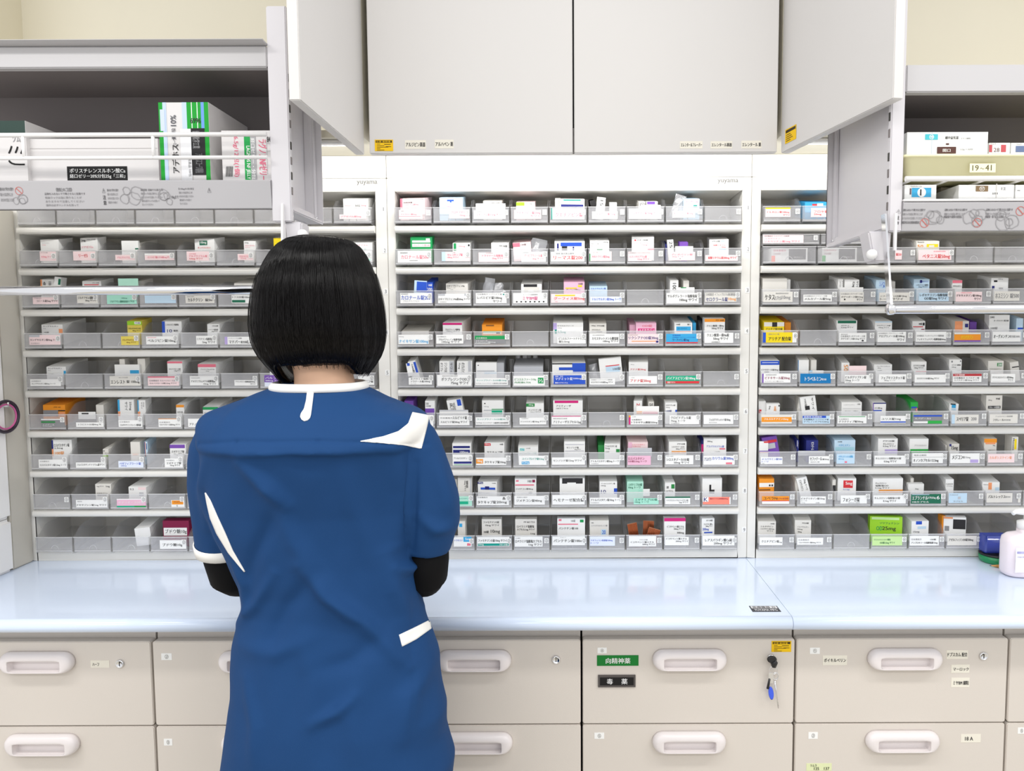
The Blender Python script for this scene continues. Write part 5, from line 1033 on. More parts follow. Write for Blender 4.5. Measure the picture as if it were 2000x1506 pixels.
def parse(txt):
    out = {}
    for line in txt.strip().splitlines():
        seg = [q for q in line.split('|')]
        zn, row = seg[0].split(); row = int(row)
        if len([q for q in seg[1:] if q.strip()]) == 0: continue
        zx, zy, zs = ZONES[zn]; faces = []
        for sg in seg[1:]:
            if not sg.strip(): continue
            it = [q for q in sg.split(';') if q.strip()]
            hd = it[0].split(); kind = hd[0]
            x0, y0, x1, y1 = [float(q) for q in hd[1:5]]
            f = dict(kind=kind, x0=zx + zs * x0, y0=zy + zs * y0, x1=zx + zs * x1, y1=zy + zs * y1, col=hd[5], d=18.0, r=0.0, y=0.0, dset=False, items=[])
            for op in hd[6:]:
                f[op[0]] = float(op[1:])
                if op[0] == 'd': f['dset'] = True
            for q in it[1:]:
                a = q.split(None, 6)
                u = [float(w) for w in a[1:5]]
                if a[0] == 's': f['items'].append(('s', *u, ink(COLS[a[5]])))
                else:
                    rot = len(a[5]) > 1 and a[5][1] == 'R'
                    f['items'].append(('t', *u, ink(COLS[a[5][0]]), a[6], rot))
                    f.setdefault('ink', a[5][0])
                if a[0] == 's' and a[5] != f['col'] and u[2] - u[0] > 30: f.setdefault('band', a[5])
            faces.append(f)
        rn = 'left' if zn in 'MNOPQRS' else 'middle' if zn in 'ABCDEF' else 'right'
        xm = (min(f['x0'] for f in faces if f['kind'] == 'c') + max(f['x1'] for f in faces if f['kind'] == 'c')) / 2 if any(f['kind'] == 'c' for f in faces) else (faces[0]['x0'] + faces[0]['x1']) / 2
        X = at(xm, (faces[0]['y0'] + faces[0]['y1']) / 2, TF).x
        c = min(9, max(1, int((X - RACKS[rn][4]) / RACKS[rn][5]) + 1))
        if (rn, row, c) in out: print('clash', line[:40], rn, row, c)
        out.setdefault((rn, row, c), []).extend(faces)
    return out


DATA = parse(TRAYS)
VIS = {'middle': {r: range(1, 10) for r in range(1, 7)}, 'left': {1: range(1, 10), 2: (1, 2, 3, 4, 5, 6, 7, 9), 3: range(1, 7), 4: range(1, 7), 5: (1, 2, 3, 4, 5, 6, 7, 9), 6: range(1, 6), 7: range(1, 6), 8: range(1, 6), 9: range(1, 6)},
       'right': {r: range(1, 8) for r in range(1, 10)}}
for rn in VIS:
    for r in range(1, 10): VIS[rn][r] = range(1, 10)
VIS['right'][2] = range(4, 10)


def card(tray, f, X0, X1, z, y=None):
    y = TF - 0.0007 if y is None else y
    a, b = at(f['x0'], f['y0'], y), at(f['x1'], f['y1'], y)
    x0, x1 = max(a.x, X0 + 0.0032), min(b.x, X1 - 0.0062)
    z1, z0 = min(a.z, z + 0.0396), max(b.z, z + 0.0089)
    if x1 - x0 < 0.004 or z1 - z0 < 0.004: return
    mb = MB().box(x0, x1, y, y + 0.0004, z0, z1, ink(COLS[f['col']]))
    face(mb, x0, x1, z0, z1, y, f['items'], 0.0002)
    mb.build('label_card', tray)


def boxes(fs, X0, X1, z, place, rowname):
    """cartons standing in one tray"""
    bx = [f for f in fs if f['kind'] == 'b']
    for f in bx:
        f['D'] = TF + f['d'] / 1000
        f['a'] = at(f['x0'], f['y0'], f['D']); f['b'] = at(f['x1'], f['y0'], f['D'])
        f['X0'], f['X1'] = max(f['a'].x, X0 + 0.0035), min(f['b'].x, X1 - 0.0065)
        f['flap'] = f['dset'] and f['d'] <= 16 and f['col'] != 'F'
    made = []
    solid = [f for f in bx if not f['flap']]
    for f in solid + [f for f in bx if f['flap']]:
        x0, x1 = f['X0'], f['X1']
        if x1 - x0 < 0.003: continue
        zt = f['a'].z; zv = at((f['x0'] + f['x1']) / 2, f['y1'], f['D']).z
        depth = min(0.085, 0.131 - f['d'] / 1000)
        for g in bx:
            if g is not f and g['d'] > f['d'] and g['X0'] < x1 and g['X1'] > x0: depth = min(depth, (g['d'] - f['d']) / 1000 - 0.001)
        if f['col'] == 'F' : depth = min(depth, 0.02)
        host = None
        if f['flap']:
            depth = 0.0006 if f['d'] < 12 else 0.002
            c = [(min(x1, g['X1']) - max(x0, g['X0']), i) for i, (g, o) in enumerate(made) if o.name.startswith('medicine_box')]
            if c and max(c)[0] > 0: host = made[max(c)[1]][1]
            else: depth = 0.03
        zb = z + 0.0087 + SL * f['d'] / 1000
        if host: zb = max(zb, zv - 0.006)
        if not host: depth = min(depth, max(.022, (z + .0812 - zt) / SL))
        depth = max(depth, 0.0006)
        m = ink(COLS[f['col']]); mb = MB(); D = f['D']
        if f['col'] == 'F':
            rr = random.Random(int(x0 * 9999)); rings = []
            for k in range(7):
                t = k / 6; w = 1 - 0.25 * abs(t - 0.45); wob = rr.uniform(-.1, .1)
                ring = []
                for j in range(12):
                    q = 2 * math.pi * j / 12; e = 1 + rr.uniform(-.12, .12)
                    ring.append(((x0 + x1) / 2 + (x1 - x0) * (wob * .3 + .46 * w * e * math.cos(q)), D + 0.012 + 0.010 * w * e * (1 - .85 * t) * math.sin(q), zb + (zt - zb) * t))
                rings.append(ring)
            mb.loft(rings, BAG, smooth=False)
        else:
            mb.box(x0, x1, D, D + depth, zb, zt, m)
            vis = []
            vt, vb = 0.0, (zt - zv) / (zt - zb)
            for it in f['items']:
                u0, v0, u1, v1 = it[1:5]
                vis.append((it[0], u0, v0 * vb, u1, v1 * vb, *it[5:]))
            face(mb, x0, x1, zb, zt, D, vis, 0.0003)
            if depth > .01:   # lies on the sloping floor
                k = min(SL, max(0.0, (z + .0812 - zt) / depth)); mb.v = [v + Vector((0, 0, k * max(0, v.y - D))) for v in mb.v]
                if k < SL: mb.v = [v + Vector((0, 0, (SL - k) * max(0, v.y - D))) if v.z < zb + k * depth + .004 and v.y > D + .001 else v for v in mb.v]
        if f['y']:
            room = max(0.0, (x0 - X0 - .0022) if f['y'] > 0 else (X1 - .005 - x1))
            mx = math.degrees(math.asin(min(1, (room + .0015) / max(depth, .004)))); f['y'] = math.copysign(min(abs(f['y']), mx), f['y'])
        if f['r'] or f['y']:
            piv = Vector((x0 if f['y'] > 0 else x1, D, zb)) if f['y'] else Vector(((x0 + x1) / 2, D, zb))
            Rm = Matrix.Translation(piv) @ Matrix.Rotation(math.radians(f['y']), 4, 'Z') @ Matrix.Rotation(math.radians(f['r']), 4, 'Y') @ Matrix.Translation(-piv)
            lift = Vector((0, 0, SL * (x1 - x0) * abs(math.sin(math.radians(f['y']))) + (.0004 if f['y'] else 0)))
            mb.v = [Rm @ v + (lift if not host else Vector()) for v in mb.v]
            if f['r']:
                lo = min(v.z for v in mb.v)
                if not host: mb.v = [v + Vector((0, 0, zb - lo)) for v in mb.v]
                lo, hi = min(v.x for v in mb.v), max(v.x for v in mb.v)
                dx = max(0, X0 + 0.002 - lo) - max(0, hi - X1 + 0.005)
                mb.v = [v + Vector((dx, 0, 0)) for v in mb.v]
        lo, hi = min(v.x for v in mb.v), max(v.x for v in mb.v); L0, L1 = X0 + .0022, X1 - .0054
        if lo < L0 or hi > L1:
            k = min(1, (L1 - L0) / (hi - lo)); n0 = max(L0, min(lo, L1 - (hi - lo) * k)); mb.v = [Vector((n0 + (v.x - lo) * k, v.y, v.z)) for v in mb.v]
        hi = max(v.z for v in mb.v)
        if hi > z + .0805: k = (z + .0805 - zb) / (hi - zb); mb.v = [Vector((v.x, v.y, zb + (v.z - zb) * k)) for v in mb.v]
        if host:
            o = mb.build('flap', host); continue
        if f['col'] == 'F':
            o = mb.build('plastic_bag', None, loc=((x0 + x1) / 2, D, zb)); nm, cat, grp = 'crumpled clear bag', 'plastic bag', 'clear bags in the trays'
        else:
            o = mb.build('medicine_box', None, loc=((x0 + x1) / 2, D + depth / 2, zb)); cat, grp = 'medicine box', 'medicine boxes in the trays'
            nm = CNAME[f['col']] + (' box' if False else ' medicine box')
            bd = f.get('band') or (f.get('ink') if f.get('ink') not in (None, 'k', 'g', f['col']) else None)
            if bd and CNAME[bd] != CNAME[f['col']]: nm += ', ' + CNAME[bd].split()[-1] + (' band' if f.get('band') else ' print')
        f['nm'], f['grp'], f['cat'] = nm, grp, cat
        made.append((f, o))
    made.sort(key=lambda p: p[0]['X0'] + p[0]['X1'])
    n = len(made)
    for i, (f, o) in enumerate(made):
        pos = '' if n == 1 else (('left', 'right') if n == 2 else ('left', 'middle', 'right', 'far right'))[i] + ' one '
        tag(o, f"{f['nm']}, {pos}in {place}", f['cat'], f['grp'])


for rn, rows in VIS.items():
    for r, cs in rows.items():
        for c in cs:
            X0 = rackx(rn, c); P = RACKS[rn][5]; w = P - 0.0028; X1 = X0 + P; z = rowz(r) if r < 9 else 0.8716 + 0.004
            if r == 9: z = 0.8715
            fs = DATA.get((rn, r, c), [])
            cd = [f for f in fs if f['kind'] == 'c']
            hold = 'clear tray with no card' if not cd else 'clear tray with ' + CNAME[cd[0]['col']] + ' card' + ((', ' + CNAME[cd[0]['band']].split()[-1] + ' band') if 'band' in cd[0] and CNAME[cd[0]['band']] != CNAME[cd[0]['col']] else '')
            T = thing('medicine_tray', (X0 + P / 2 - 0.0014, TF, z), f'{hold}, {ORD[c]} in row {NUMW[r]} of {rn} rack', 'tray', 'clear medicine trays in the racks')
            b = bpy.data.objects.new('tray_body', tray_mesh(w)); COL.objects.link(b); b.parent = T
            for f in cd: card(T, f, X0, X1, z)
            if cd or (rn == 'middle' and (r, c) in ((1, 9), (5, 9), (6, 6))) or (rn, r, c) == ('left', 8, 1):
                s = '4' if rn == 'right' else '2' if (rn == 'left' or c < 6) else '5'
                sx, sz = X1 - 0.0165, z + 0.0225
                mb = MB().box(sx, sx + 0.0105, TF - 0.0017, TF - 0.0013, sz, sz + 0.0125, PAPER)
                face(mb, sx, sx + 0.0105, sz, sz + 0.0125, TF - 0.0017, [('t', 18, 12, 82, 88, ink('77777A'), {'2': '②', '4': '④', '5': '⑤'}[s])], 0.0002)
                mb.build('number_sticker', T)
            boxes(fs, X0, X1, z, f'{ORD[c]} tray of row {NUMW[r]}, {rn} rack', '')

# row two of the right rack: two wide trays with shallow ones stacked on them
P = RACKS['right'][5]; z2 = rowz(2)
PR = ink(COLS['p'])
for k in (0, 1):
    X0 = rackx('right', 1) + k * 1.42 * P; w = 1.42 * P - 0.003
    T = thing('medicine_tray', (X0 + w / 2, TF, z2), ('wide cardless tray holding the coral-cornered box, under a shallow tray, right rack', 'wide cardless tray holding the green-cornered box, under a shallow tray, right rack')[k], 'tray', 'clear medicine trays in the racks')
    b = bpy.data.objects.new('tray_body', tray_mesh(w, 0.044, 0.046, .137, 0)); COL.objects.link(b); b.parent = T
    xa, xb = ((1507, 1577), (1606, 1673))[k]
    a, bb = at(xa, 484, TF + .01), at(xb, 512, TF + .01)
    zb = z2 + .0085; zt = z2 + .0425
    mb = MB().box(a.x, bb.x, TF + .01, TF + .10, zb, zt, PAPER)
    its = [('s', 48, 8, 95, 82, ink('3A3534')), ('t', 62, 60, 85, 74, ink('B8B4B2'), '開封口'), ('t', 6, 10, 40, 26, PR, ('日本薬局方', 'リスペリドン')[k]), ('t', 6, 34, 42, 48, ink('C9A0A8'), '100錠')]
    its.append(('s', 0, 55, 10, 100, ink(COLS['R'] if k == 0 else COLS['f'])))
    face(mb, a.x, bb.x, zb, zt, TF + .01, its, .0003)
    o = mb.build('medicine_box', None, loc=((a.x + bb.x) / 2, TF + .055, zb)); tag(o, ('white medicine box with black panel and coral corner in the left wide tray', 'white medicine box with black panel and green corner in the right wide tray')[k], 'medicine box', 'medicine boxes in the trays')
    X0u = rackx('right', 1) + k * 1.5 * P; wu = 1.5 * P - .003; zu = z2 + .0458
    T = thing('medicine_tray', (X0u + wu / 2, TF, zu), ('shallow clear tray with pink-lettered card stacked on a wide tray, right rack', 'shallow clear tray stacked beside the pink-lettered one, right rack')[k], 'tray', 'clear medicine trays in the racks')
    b = bpy.data.objects.new('tray_body', tray_mesh(wu, 0.0275, 0.0295, .137, 0)); COL.objects.link(b); b.parent = T
    if k == 0:
        a, bb = at(1490, 458, TF), at(1569, 476, TF)
        mb = MB().box(a.x, bb.x, TF - .0007, TF - .0003, zu + .007, zu + .0265, ink(COLS['P']))
        face(mb, a.x, bb.x, zu + .007, zu + .0265, TF - .0007, [('t', 4, 6, 88, 20, INK, '日本薬局方 リスペリドン内用液'), ('t', 6, 34, 96, 52, PR, 'リスペリドン'), ('t', 4, 64, 99, 92, PR, 'リスペリドン錠1mg サワイ')], .0002); mb.build('label_card', T)
        a = at(1589, 460, TF); mb = MB().box(a.x, a.x + .0095, TF - .0017, TF - .0013, zu + .014, zu + .0255, PAPER)
        face(mb, a.x, a.x + .0095, zu + .014, zu + .0255, TF - .0017, [('t', 18, 12, 82, 88, ink('77777A'), '④')], .0002); mb.build('number_sticker', T)

# dropper bottles behind the grey box (row five) and copper blister strips (row nine) in the middle rack
zf = rowz(5) + .0085
for k, u in enumerate((1398, 1474, 1516, 1586)):
    D = TF + (.124 if k == 2 else .109); zf = rowz(5) + .0088 + SL * (D - TF); top = at(760 + .18 * u, 600 + .18 * (556 if k != 2 else 565), D)
    r = .0068; zt = max(top.z, zf + .055)
    o = MB().lathe([(.0001, zf), (r * .95, zf), (r, zf + .004), (r, zt - .020), (r * .95, zt - .018), (r * .92, zt - .008), (r * .55, zt - .002), (r * .3, zt), (.0001, zt)], top.x, D, WHITE, 16).build('dropper_bottle', None, loc=(top.x, D, zf))
    tag(o, ('leftmost', 'second', 'rear', 'rightmost')[k] + ' white dropper bottle in the row five tray with green label', 'bottle', 'dropper bottles in a tray')
zf = .8715 + .0085
COP = mat('copper foil', 'A8552E', 0.25, metal=0.8)
for k, (u0, v0, u1, v1, rx, ry) in enumerate(((728, 1022, 835, 1128, -16, 12), (862, 990, 978, 1128, 3, -4), (880, 1085, 1010, 1128, 28, 0))):
    D = TF + (.022, .034, .014)[k]; zf = .8715 + .0088 + SL * (D - TF); a, b = at(1100 + .18 * u0, 840 + .18 * v0, D), at(1100 + .18 * u1, 840 + .18 * v1, D)
    mb = MB(); n = 7; w = b.x - a.x; h = max(a.z - zf, .02)
    for j in range(n):
        x = a.x + w * (j + .15) / n; mb.prism([(x, zf + .002), (x + w / n * .72, zf + .002), (x + w / n * .72, zf + h), (x, zf + h)], 'y', D - .002, D + .0012, COP)
    mb.box(a.x, b.x, D, D + .0012, zf, zf + h + .001, mat('blister backing', 'C98F6C', 0.4, metal=0.3))
    c = Vector(((a.x + b.x) / 2, D, zf)); Rm = Matrix.Translation(c) @ Matrix.Rotation(math.radians(rx * .6), 4, 'Y') @ Matrix.Rotation(math.radians(ry), 4, 'Z') @ Matrix.Translation(-c)
    mb.v = [Rm @ v for v in mb.v]; lo = min(v.z for v in mb.v); mb.v = [v + Vector((0, 0, zf - lo)) for v in mb.v]
    o = mb.build('blister_strip', None, loc=tuple(c)); tag(o, ('left', 'right upright', 'low tilted')[k] + ' copper blister strip in a row nine tray, middle rack', 'blister strip', 'copper blister strips')

# ------------------------------------------------------------------ things on the worktop
def on_top(x, y):
    """point of the worktop surface seen at (x, y)"""
    r = ray(x, y); return Vector((0, 0, EYE)) + r * ((TZ - EYE) / r.z)


p = on_top(2001, 1132); cy = p.y + .036; cx = p.x * cy / p.y
S_ = thing('soap_dispenser', (cx, cy, TZ), 'white pump bottle with lavender label on the right worktop', 'pump bottle')
def sq(hw, hd, z, n=2.8):
    return [(cx + hw * math.copysign(abs(math.cos(a)) ** (2 / n), math.cos(a)), cy + hd * math.copysign(abs(math.sin(a)) ** (2 / n), math.sin(a)), z) for a in [2 * math.pi * k / 36 for k in range(36)]]
SOAP = mat('translucent pink soap bottle', 'F3E8EE', 0.25)
zt = at(2000, 1042, cy).z
MB().loft([sq(.046, .027, TZ + .0005), sq(.0525, .033, TZ + .004), sq(.0545, .035, TZ + .012), sq(.0545, .035, zt - .020), sq(.052, .033, zt - .008), sq(.042, .028, zt - .001), sq(.024, .021, zt + .002), sq(.0195, .0195, zt + .004), sq(.0195, .0195, zt + .012)], SOAP).build('bottle_body', S_)
yl = cy - .0357
mb = MB().box(cx - .044, cx + .042, yl, yl + .0008, TZ + .016, zt - .024, ink('F3F0F6'))
face(mb, cx - .044, cx + .042, TZ + .016, zt - .024, yl, [('s', 3, 14, 30, 24, ink('C9C6E6')), ('t', 3, 15, 40, 23, ink('8A88C0'), '薬用ハンドソープ'), ('t', 4, 34, 28, 40, ink('B0AEC8'), '手指の洗浄'), ('s', 52, 20, 100, 85, ink('5E4A6E')), ('s', 32, 58, 52, 98, ink('F3C6D4'))]); mb.build('bottle_label', S_)
hz = zt + .012
MB().lathe([(.021, hz), (.021, hz + .016), (.011, hz + .020), (.0075, hz + .021), (.0075, hz + .034), (.015, hz + .036), (.015, hz + .043), (.0001, hz + .045)], cx, cy, WHITE, 24).tube([(cx, cy, hz + .039), (cx - .02, cy - .006, hz + .0415), (cx - .034, cy - .010, hz + .042), (cx - .041, cy - .012, hz + .038)], [.0085, .0075, .0055, .0045], WHITE, 12).build('pump_head', S_)
p = on_top(1946, 1106); gx, gy = p.x + .022, p.y + .038
G_ = thing('round_case', (gx, gy, TZ), 'round black-lined case with green wall standing behind the soap bottle', 'case')
GC = mat('green plastic', '1E8A55', 0.3)
MB().lathe([(.0001, TZ + .0005), (.036, TZ + .0005), (.040, TZ + .004), (.041, TZ + .018)], gx, gy, GC, 32).build('case_wall', G_)
MB().lathe([(.0001, TZ + .0185), (.0405, TZ + .0185), (.0415, TZ + .021), (.0395, TZ + .0235), (.036, TZ + .0205), (.0001, TZ + .020)], gx, gy, BLACK, 32).build('case_rim', G_)
BL = clear('blue clear plastic', '5A72E0', 0.45, gloss=0.2, hazecol=(0.08, 0.13, 0.62, 1))
b0 = at(1923, 1047, gy - .01)
mb = MB(); hh = b0.z - TZ - .026
mb.loft([[(b0.x + x * s + .002, gy - .012 + y, z) for x, y in rrect(0, .062, 0, .034, .005, 4)] for s, z in ((.97, TZ + .0245), (1, TZ + .030), (1, TZ + .026 + hh), (.96, TZ + .026 + hh))], BL)
o = mb.build('blue_container', None, loc=(gx, gy, TZ + .0245)); tag(o, 'translucent blue plastic container resting on the green round case', 'container')
a, b = on_top(1932, 1108), on_top(1962, 1110)
mb = MB(); WOOD = mat('pencil wood', 'D9A05E', 0.5); u = (b - a).normalized(); a = a + Vector((0, 0, .0042))
mb.tube([a, a + u * .004], [.0003, .0011], INK, 6).tube([a + u * .004, a + u * .018], [.0011, .0038], WOOD, 6).tube([a + u * .018, a + u * .12], .0038, mat('pencil paint', 'C98A3C', 0.35), 6)
o = mb.build('pencil', None, loc=tuple(a)); tag(o, 'sharpened wooden pencil lying beside the soap bottle', 'pencil')

# tall cabinet standing on the worktop at the far left, with scissors hanging on it
c0, c1 = on_top(31, 1114), on_top(54, 1101.5)
APP, APG = mat('machine white', 'F0EEEC', 0.35), mat('machine grey', 'C6C1B6', 0.45)
A_ = thing('tall_cabinet', (c0.x - .2, 1.7, TZ), 'tall white cabinet with a grey rear, standing on the worktop at the left edge', 'cabinet')
zs = at(25, 1012, c0.y).z
MB().box(-1.75, c0.x - .006, c0.y + .001, 1.897, TZ + .0005, 1.72, APG).build('rear_housing', A_, bevel=.003)
mb = MB().box(-1.75, c0.x, c0.y - .42, c0.y, TZ + .0005, zs - .0008, APP).box(-1.75, c0.x, c0.y - .42, c0.y, zs + .0008, 1.75, APP)
mb.build('front_door', A_, bevel=.008, seg=3)
PUR = mat('dark scissor plastic', '2A2230', 0.3); PNK = mat('pink scissor liner', 'C05A90', 0.35)
hk = at(12, 790, c0.y - .03)
fx = c0.x + .0105
Q = lambda x, y: Vector((fx, 0, 0)) + Vector((0, c0.y - .012 - (24 - x) / FPX * 4.4, at(x, y, c0.y - .03).z))
Sc = thing('scissors', (fx, c0.y - .04, at(15, 845, c0.y).z), 'scissors with dark purple loops hanging on the tall white cabinet', 'scissors')
for k, (cx_, cy_, rx_, ry_) in enumerate(((22, 815, 14, 30), (-2, 822, 12, 26))):
    ring = [Q(cx_ + rx_ * math.cos(a), cy_ + ry_ * math.sin(a)) for a in [2 * math.pi * j / 28 for j in range(29)]]
    L = MB().tube(ring, .0042, PUR, 10, False).build('finger_loop', Sc)
    ring = [Q(cx_ + rx_ * .8 * math.cos(a), cy_ + ry_ * .8 * math.sin(a)) + Vector((.001, 0, 0)) for a in [2 * math.pi * j / 28 for j in range(29)]]
    MB().tube(ring, .0022, PNK, 8, False).build('loop_liner', L)
    e = Q(8, 850); MB().prism([(e.y - .004, e.z + .004), (e.y + .004, e.z + .004), (e.y + .003 - .006 * k, e.z - .07), (e.y + .001 - .006 * k, e.z - .085)], 'x', fx - .0015 + .002 * k, fx + .0003 + .002 * k, CHROME).build('blade', Sc)
hk = Q(22, 785) - Vector((0, 0, .0115))
MB().tube([Vector((c0.x - .001, hk.y, hk.z)), hk + Vector((.0075, 0, 0)), hk + Vector((.0075, 0, .009))], .002, WHITE, 8).build('hook', A_)

# ------------------------------------------------------------------ the person at the worktop
PY = 1.30
SKIN = mat('skin', 'EDBE9C', 0.5, mottle=0.04, mscale=30)
BLUE = mat('blue scrub cloth', '143E6E', 0.8, spec=0.25, bump=0.12, bscale=900, mottle=0.05, mscale=14)
TRIM = mat('white scrub trim', 'F1EFEA', 0.65)
UNDER = mat('black undershirt knit', '0E0E10', 0.8, spec=0.15)
NAVY = mat('navy trousers', '1E2A4A', 0.75)
HAIR = mat('black hair', '050303', 0.22, spec=0.22)
SHOE = mat('white shoe', 'E8E6E2', 0.5)
P_ = thing('person', (at(625, 900, PY).x, PY, 0.0), 'person in blue scrubs with black bobbed hair, seen from behind at the worktop', 'person')
PW = lambda x, y, d=PY: at(x, y, d)


def ev_mesh(o):
    dg = bpy.context.evaluated_depsgraph_get(); dg.update()
    return bpy.data.meshes.new_from_object(o.evaluated_get(dg))


def skinned(name, chains, m, parent, levels=2):
    """one continuous surface grown on a skeleton: chains of (point, rx, ry); a chain may start at an earlier point's index tuple ('at', i)"""
    vs, es, rad = [], [], []
    for ch in chains:
        prev = None
        for it in ch:
            if it[0] == 'at':
                prev = it[1]; continue
            vs.append(Vector(it[0]) - origin(parent)); rad.append((it[1], it[2] if len(it) > 2 else it[1]))
            if prev is not None: es.append((prev, len(vs) - 1))
            prev = len(vs) - 1
    me = bpy.data.meshes.new(name); me.from_pydata([tuple(v) for v in vs], es, [])
    o = bpy.data.objects.new(name, me); COL.objects.link(o)
    sk = o.modifiers.new('skin', 'SKIN'); sk.use_smooth_shade = True
    lay = me.skin_vertices[0].data if me.skin_vertices else None
    if lay is None:
        bm = bmesh.new(); bm.from_mesh(me); bm.verts.layers.skin.verify(); bm.to_mesh(me); bm.free(); lay = me.skin_vertices[0].data
    for i, r in enumerate(rad):
        lay[i].radius = r; lay[i].use_root = (i == 0)
    sb = o.modifiers.new('sub', 'SUBSURF'); sb.levels = sb.render_levels = levels
    me2 = ev_mesh(o); me2.materials.clear(); me2.materials.append(m)
    for p in me2.polygons: p.use_smooth = True; p.material_index = 0
    bpy.data.objects.remove(o)
    o = bpy.data.objects.new(name, me2); COL.objects.link(o); o.parent = parent; ORG[o.name] = origin(parent)
    return o


cxn = PW(626, 730).x
# joints
NECK, HEADC = Vector((cxn, 1.318, PW(626, 752, 1.318).z)), Vector((PW(625, 600, 1.335).x, 1.335, PW(625, 590, 1.335).z))
PEL = Vector((PW(655, 1400).x, 1.30, 0.79)); CH = Vector((PW(622, 900).x, 1.30, PW(622, 900).z))
shL, shR = PW(437, 846, 1.305), PW(806, 846, 1.302)
elL, elR = PW(455, 1118, 1.362), PW(832, 1122, 1.335)
haL, haR = Vector((PW(560, 1100, 1.55).x, 1.58, 0.905)), Vector((PW(700, 1100, 1.55).x, 1.59, 0.90))
hip = PEL + Vector((0, 0, -0.04))
HZ = PW(625, 462, 1.335).z
ch = [[(PEL + Vector((0, .01, 0)), .10, .085), (Vector((PEL.x - .005, 1.315, .93)), .085, .068), (CH + Vector((0, .01, -.06)), .098, .072), (CH + Vector((0, .005, .05)), .088, .066), (NECK + Vector((0, -.002, -.022)), .06, .055), (NECK + Vector((0, .003, .012)), .0495, .05),
       (Vector((HEADC.x, 1.328, HEADC.z - .085)), .053, .058), (Vector((HEADC.x, 1.343, HEADC.z - .03)), .068, .082), (Vector((HEADC.x, 1.338, HEADC.z + .03)), .074, .088), (Vector((HEADC.x, 1.335, HZ - .05)), .06, .07)]]
# 0 pelvis 1 waist 2 ribs 3 chest 4 neck base 5 neck 6.. head
ch.append([('at', 3), (shL, .042), (elL, .034), (elL.lerp(haL, .55), .030), (haL, .021, .026)])
iL = 13
ch.append([('at', 3), (shR, .042), (elR, .034), (elR.lerp(haR, .55), .030), (haR, .021, .026)])
iR = 17
for s in (-1, 1):
    ch.append([('at', 0), (hip + Vector((s * .075, 0, -.06)), .082), (hip + Vector((s * .08, .01, -.34)), .056), (hip + Vector((s * .08, -.012, -.63)), .036), (Vector((hip.x + s * .08, 1.30, .05)), .034), (Vector((hip.x + s * .085, 1.40, .032)), .028)])
def hand(ix, p, s):
    palm = p + Vector((-s * .012, .05, -.012)); out = [[('at', ix), (palm, .020, .034)]]
    n0 = None
    for k, (ln, sp) in enumerate(((.062, -1.5), (.072, -.5), (.067, .5), (.053, 1.5))):
        b = palm + Vector((sp * .0175, .018, 0)); d1 = Vector((sp * .12, 1, -.15)).normalized(); d2 = Vector((sp * .1, .8, -.6)).normalized()
        out.append([('at', 'palm'), (b, .0092), (b + d1 * ln * .5, .0085), (b + d1 * ln * .5 + d2 * ln * .3, .0078), (b + d1 * ln * .5 + d2 * ln * .55, .0066)])
    tb = palm + Vector((s * -.022, -.012, 0))
    out.append([('at', 'palm'), (tb, .012), (tb + Vector((-s * .02, .025, -.004)), .0095), (tb + Vector((-s * .024, .048, -.010)), .0075)])
    return out


def count(chs): return sum(1 for c in chs for it in c if it[0] != 'at')
iL = 10 + 3; iR = 10 + 4 + 3
for ix, p, s in ((iL, haL, -1), (iR, haR, 1)):
    pi = count(ch)
    for c in hand(ix, p, s):
        ch.append([(('at', pi) if (it[0] == 'at' and it[1] == 'palm') else it) for it in c])
body = skinned('body', ch, SKIN, P_, 2)
# face: nose, lips, eyes and ears as parts of the head (turned to the rack)
mb = MB(); fx_, fy_ = HEADC.x, 1.338 + .088
def blob(c, rx, ry, rz, m, n=12):
    rings = [[(c[0] + rx * math.sin(t) * math.cos(a), c[1] + ry * math.sin(t) * math.sin(a), c[2] + rz * math.cos(t)) for a in [2 * math.pi * k / n for k in range(n)]] for t in [math.pi * (j + .02) / 8.04 for j in range(9)]]
    return MB().loft(rings[::-1], m)
blob((fx_, fy_ + .002, HEADC.z - .012), .012, .016, .022, SKIN).build('nose', body)
blob((fx_, fy_ - .012, HEADC.z - .046), .022, .010, .007, mat('lips', 'B86A66', .5)).build('mouth', body)
for s in (-1, 1):
    blob((fx_ + s * .031, fy_ - .017, HEADC.z + .012), .013, .010, .0075, mat('eye white', 'F2F0EE', .2)).build('eye', body)
    blob((fx_ + s * .076, 1.345, HEADC.z - .005), .008, .018, .03, SKIN).build('ear', body)

# --- tunic: torso and sleeves lofted, fused, then folded
SEC = [(750, 543, 698, 1.318, .060), (758, 530, 708, 1.315, .068), (766, 505, 727, 1.312, .078), (778, 474, 752, 1.308, .088), (792, 438, 784, 1.304, .096), (803, 412, 816, 1.301, .103), (812, 402, 832, 1.299, .107), (824, 397, 838, 1.297, .113), (842, 400, 832, 1.293, .121), (860, 405, 822, 1.289, .1285), (865, 406, 820, 1.289, .1285),
       (871, 408, 816, 1.294, .1235), (900, 408, 814, 1.297, .119), (940, 408, 810, 1.300, .113), (990, 412, 806, 1.304, .106), (1040, 426, 804, 1.306, .103), (1090, 446, 806, 1.309, .101), (1140, 466, 813, 1.311, .100), (1180, 473, 820, 1.311, .101), (1215, 466, 832, 1.309, .104), (1250, 461, 845, 1.306, .108),
       (1300, 458, 851, 1.303, .113), (1345, 460, 862, 1.300, .118), (1378, 455, 872, 1.298, .121), (1420, 448, 872, 1.296, .123), (1450, 445, 879, 1.295, .124), (1476, 442, 886, 1.295, .125), (1510, 437, 882, 1.295, .125), (1560, 432, 878, 1.296, .124), (1600, 430, 876, 1.297, .122)]
NR = 64
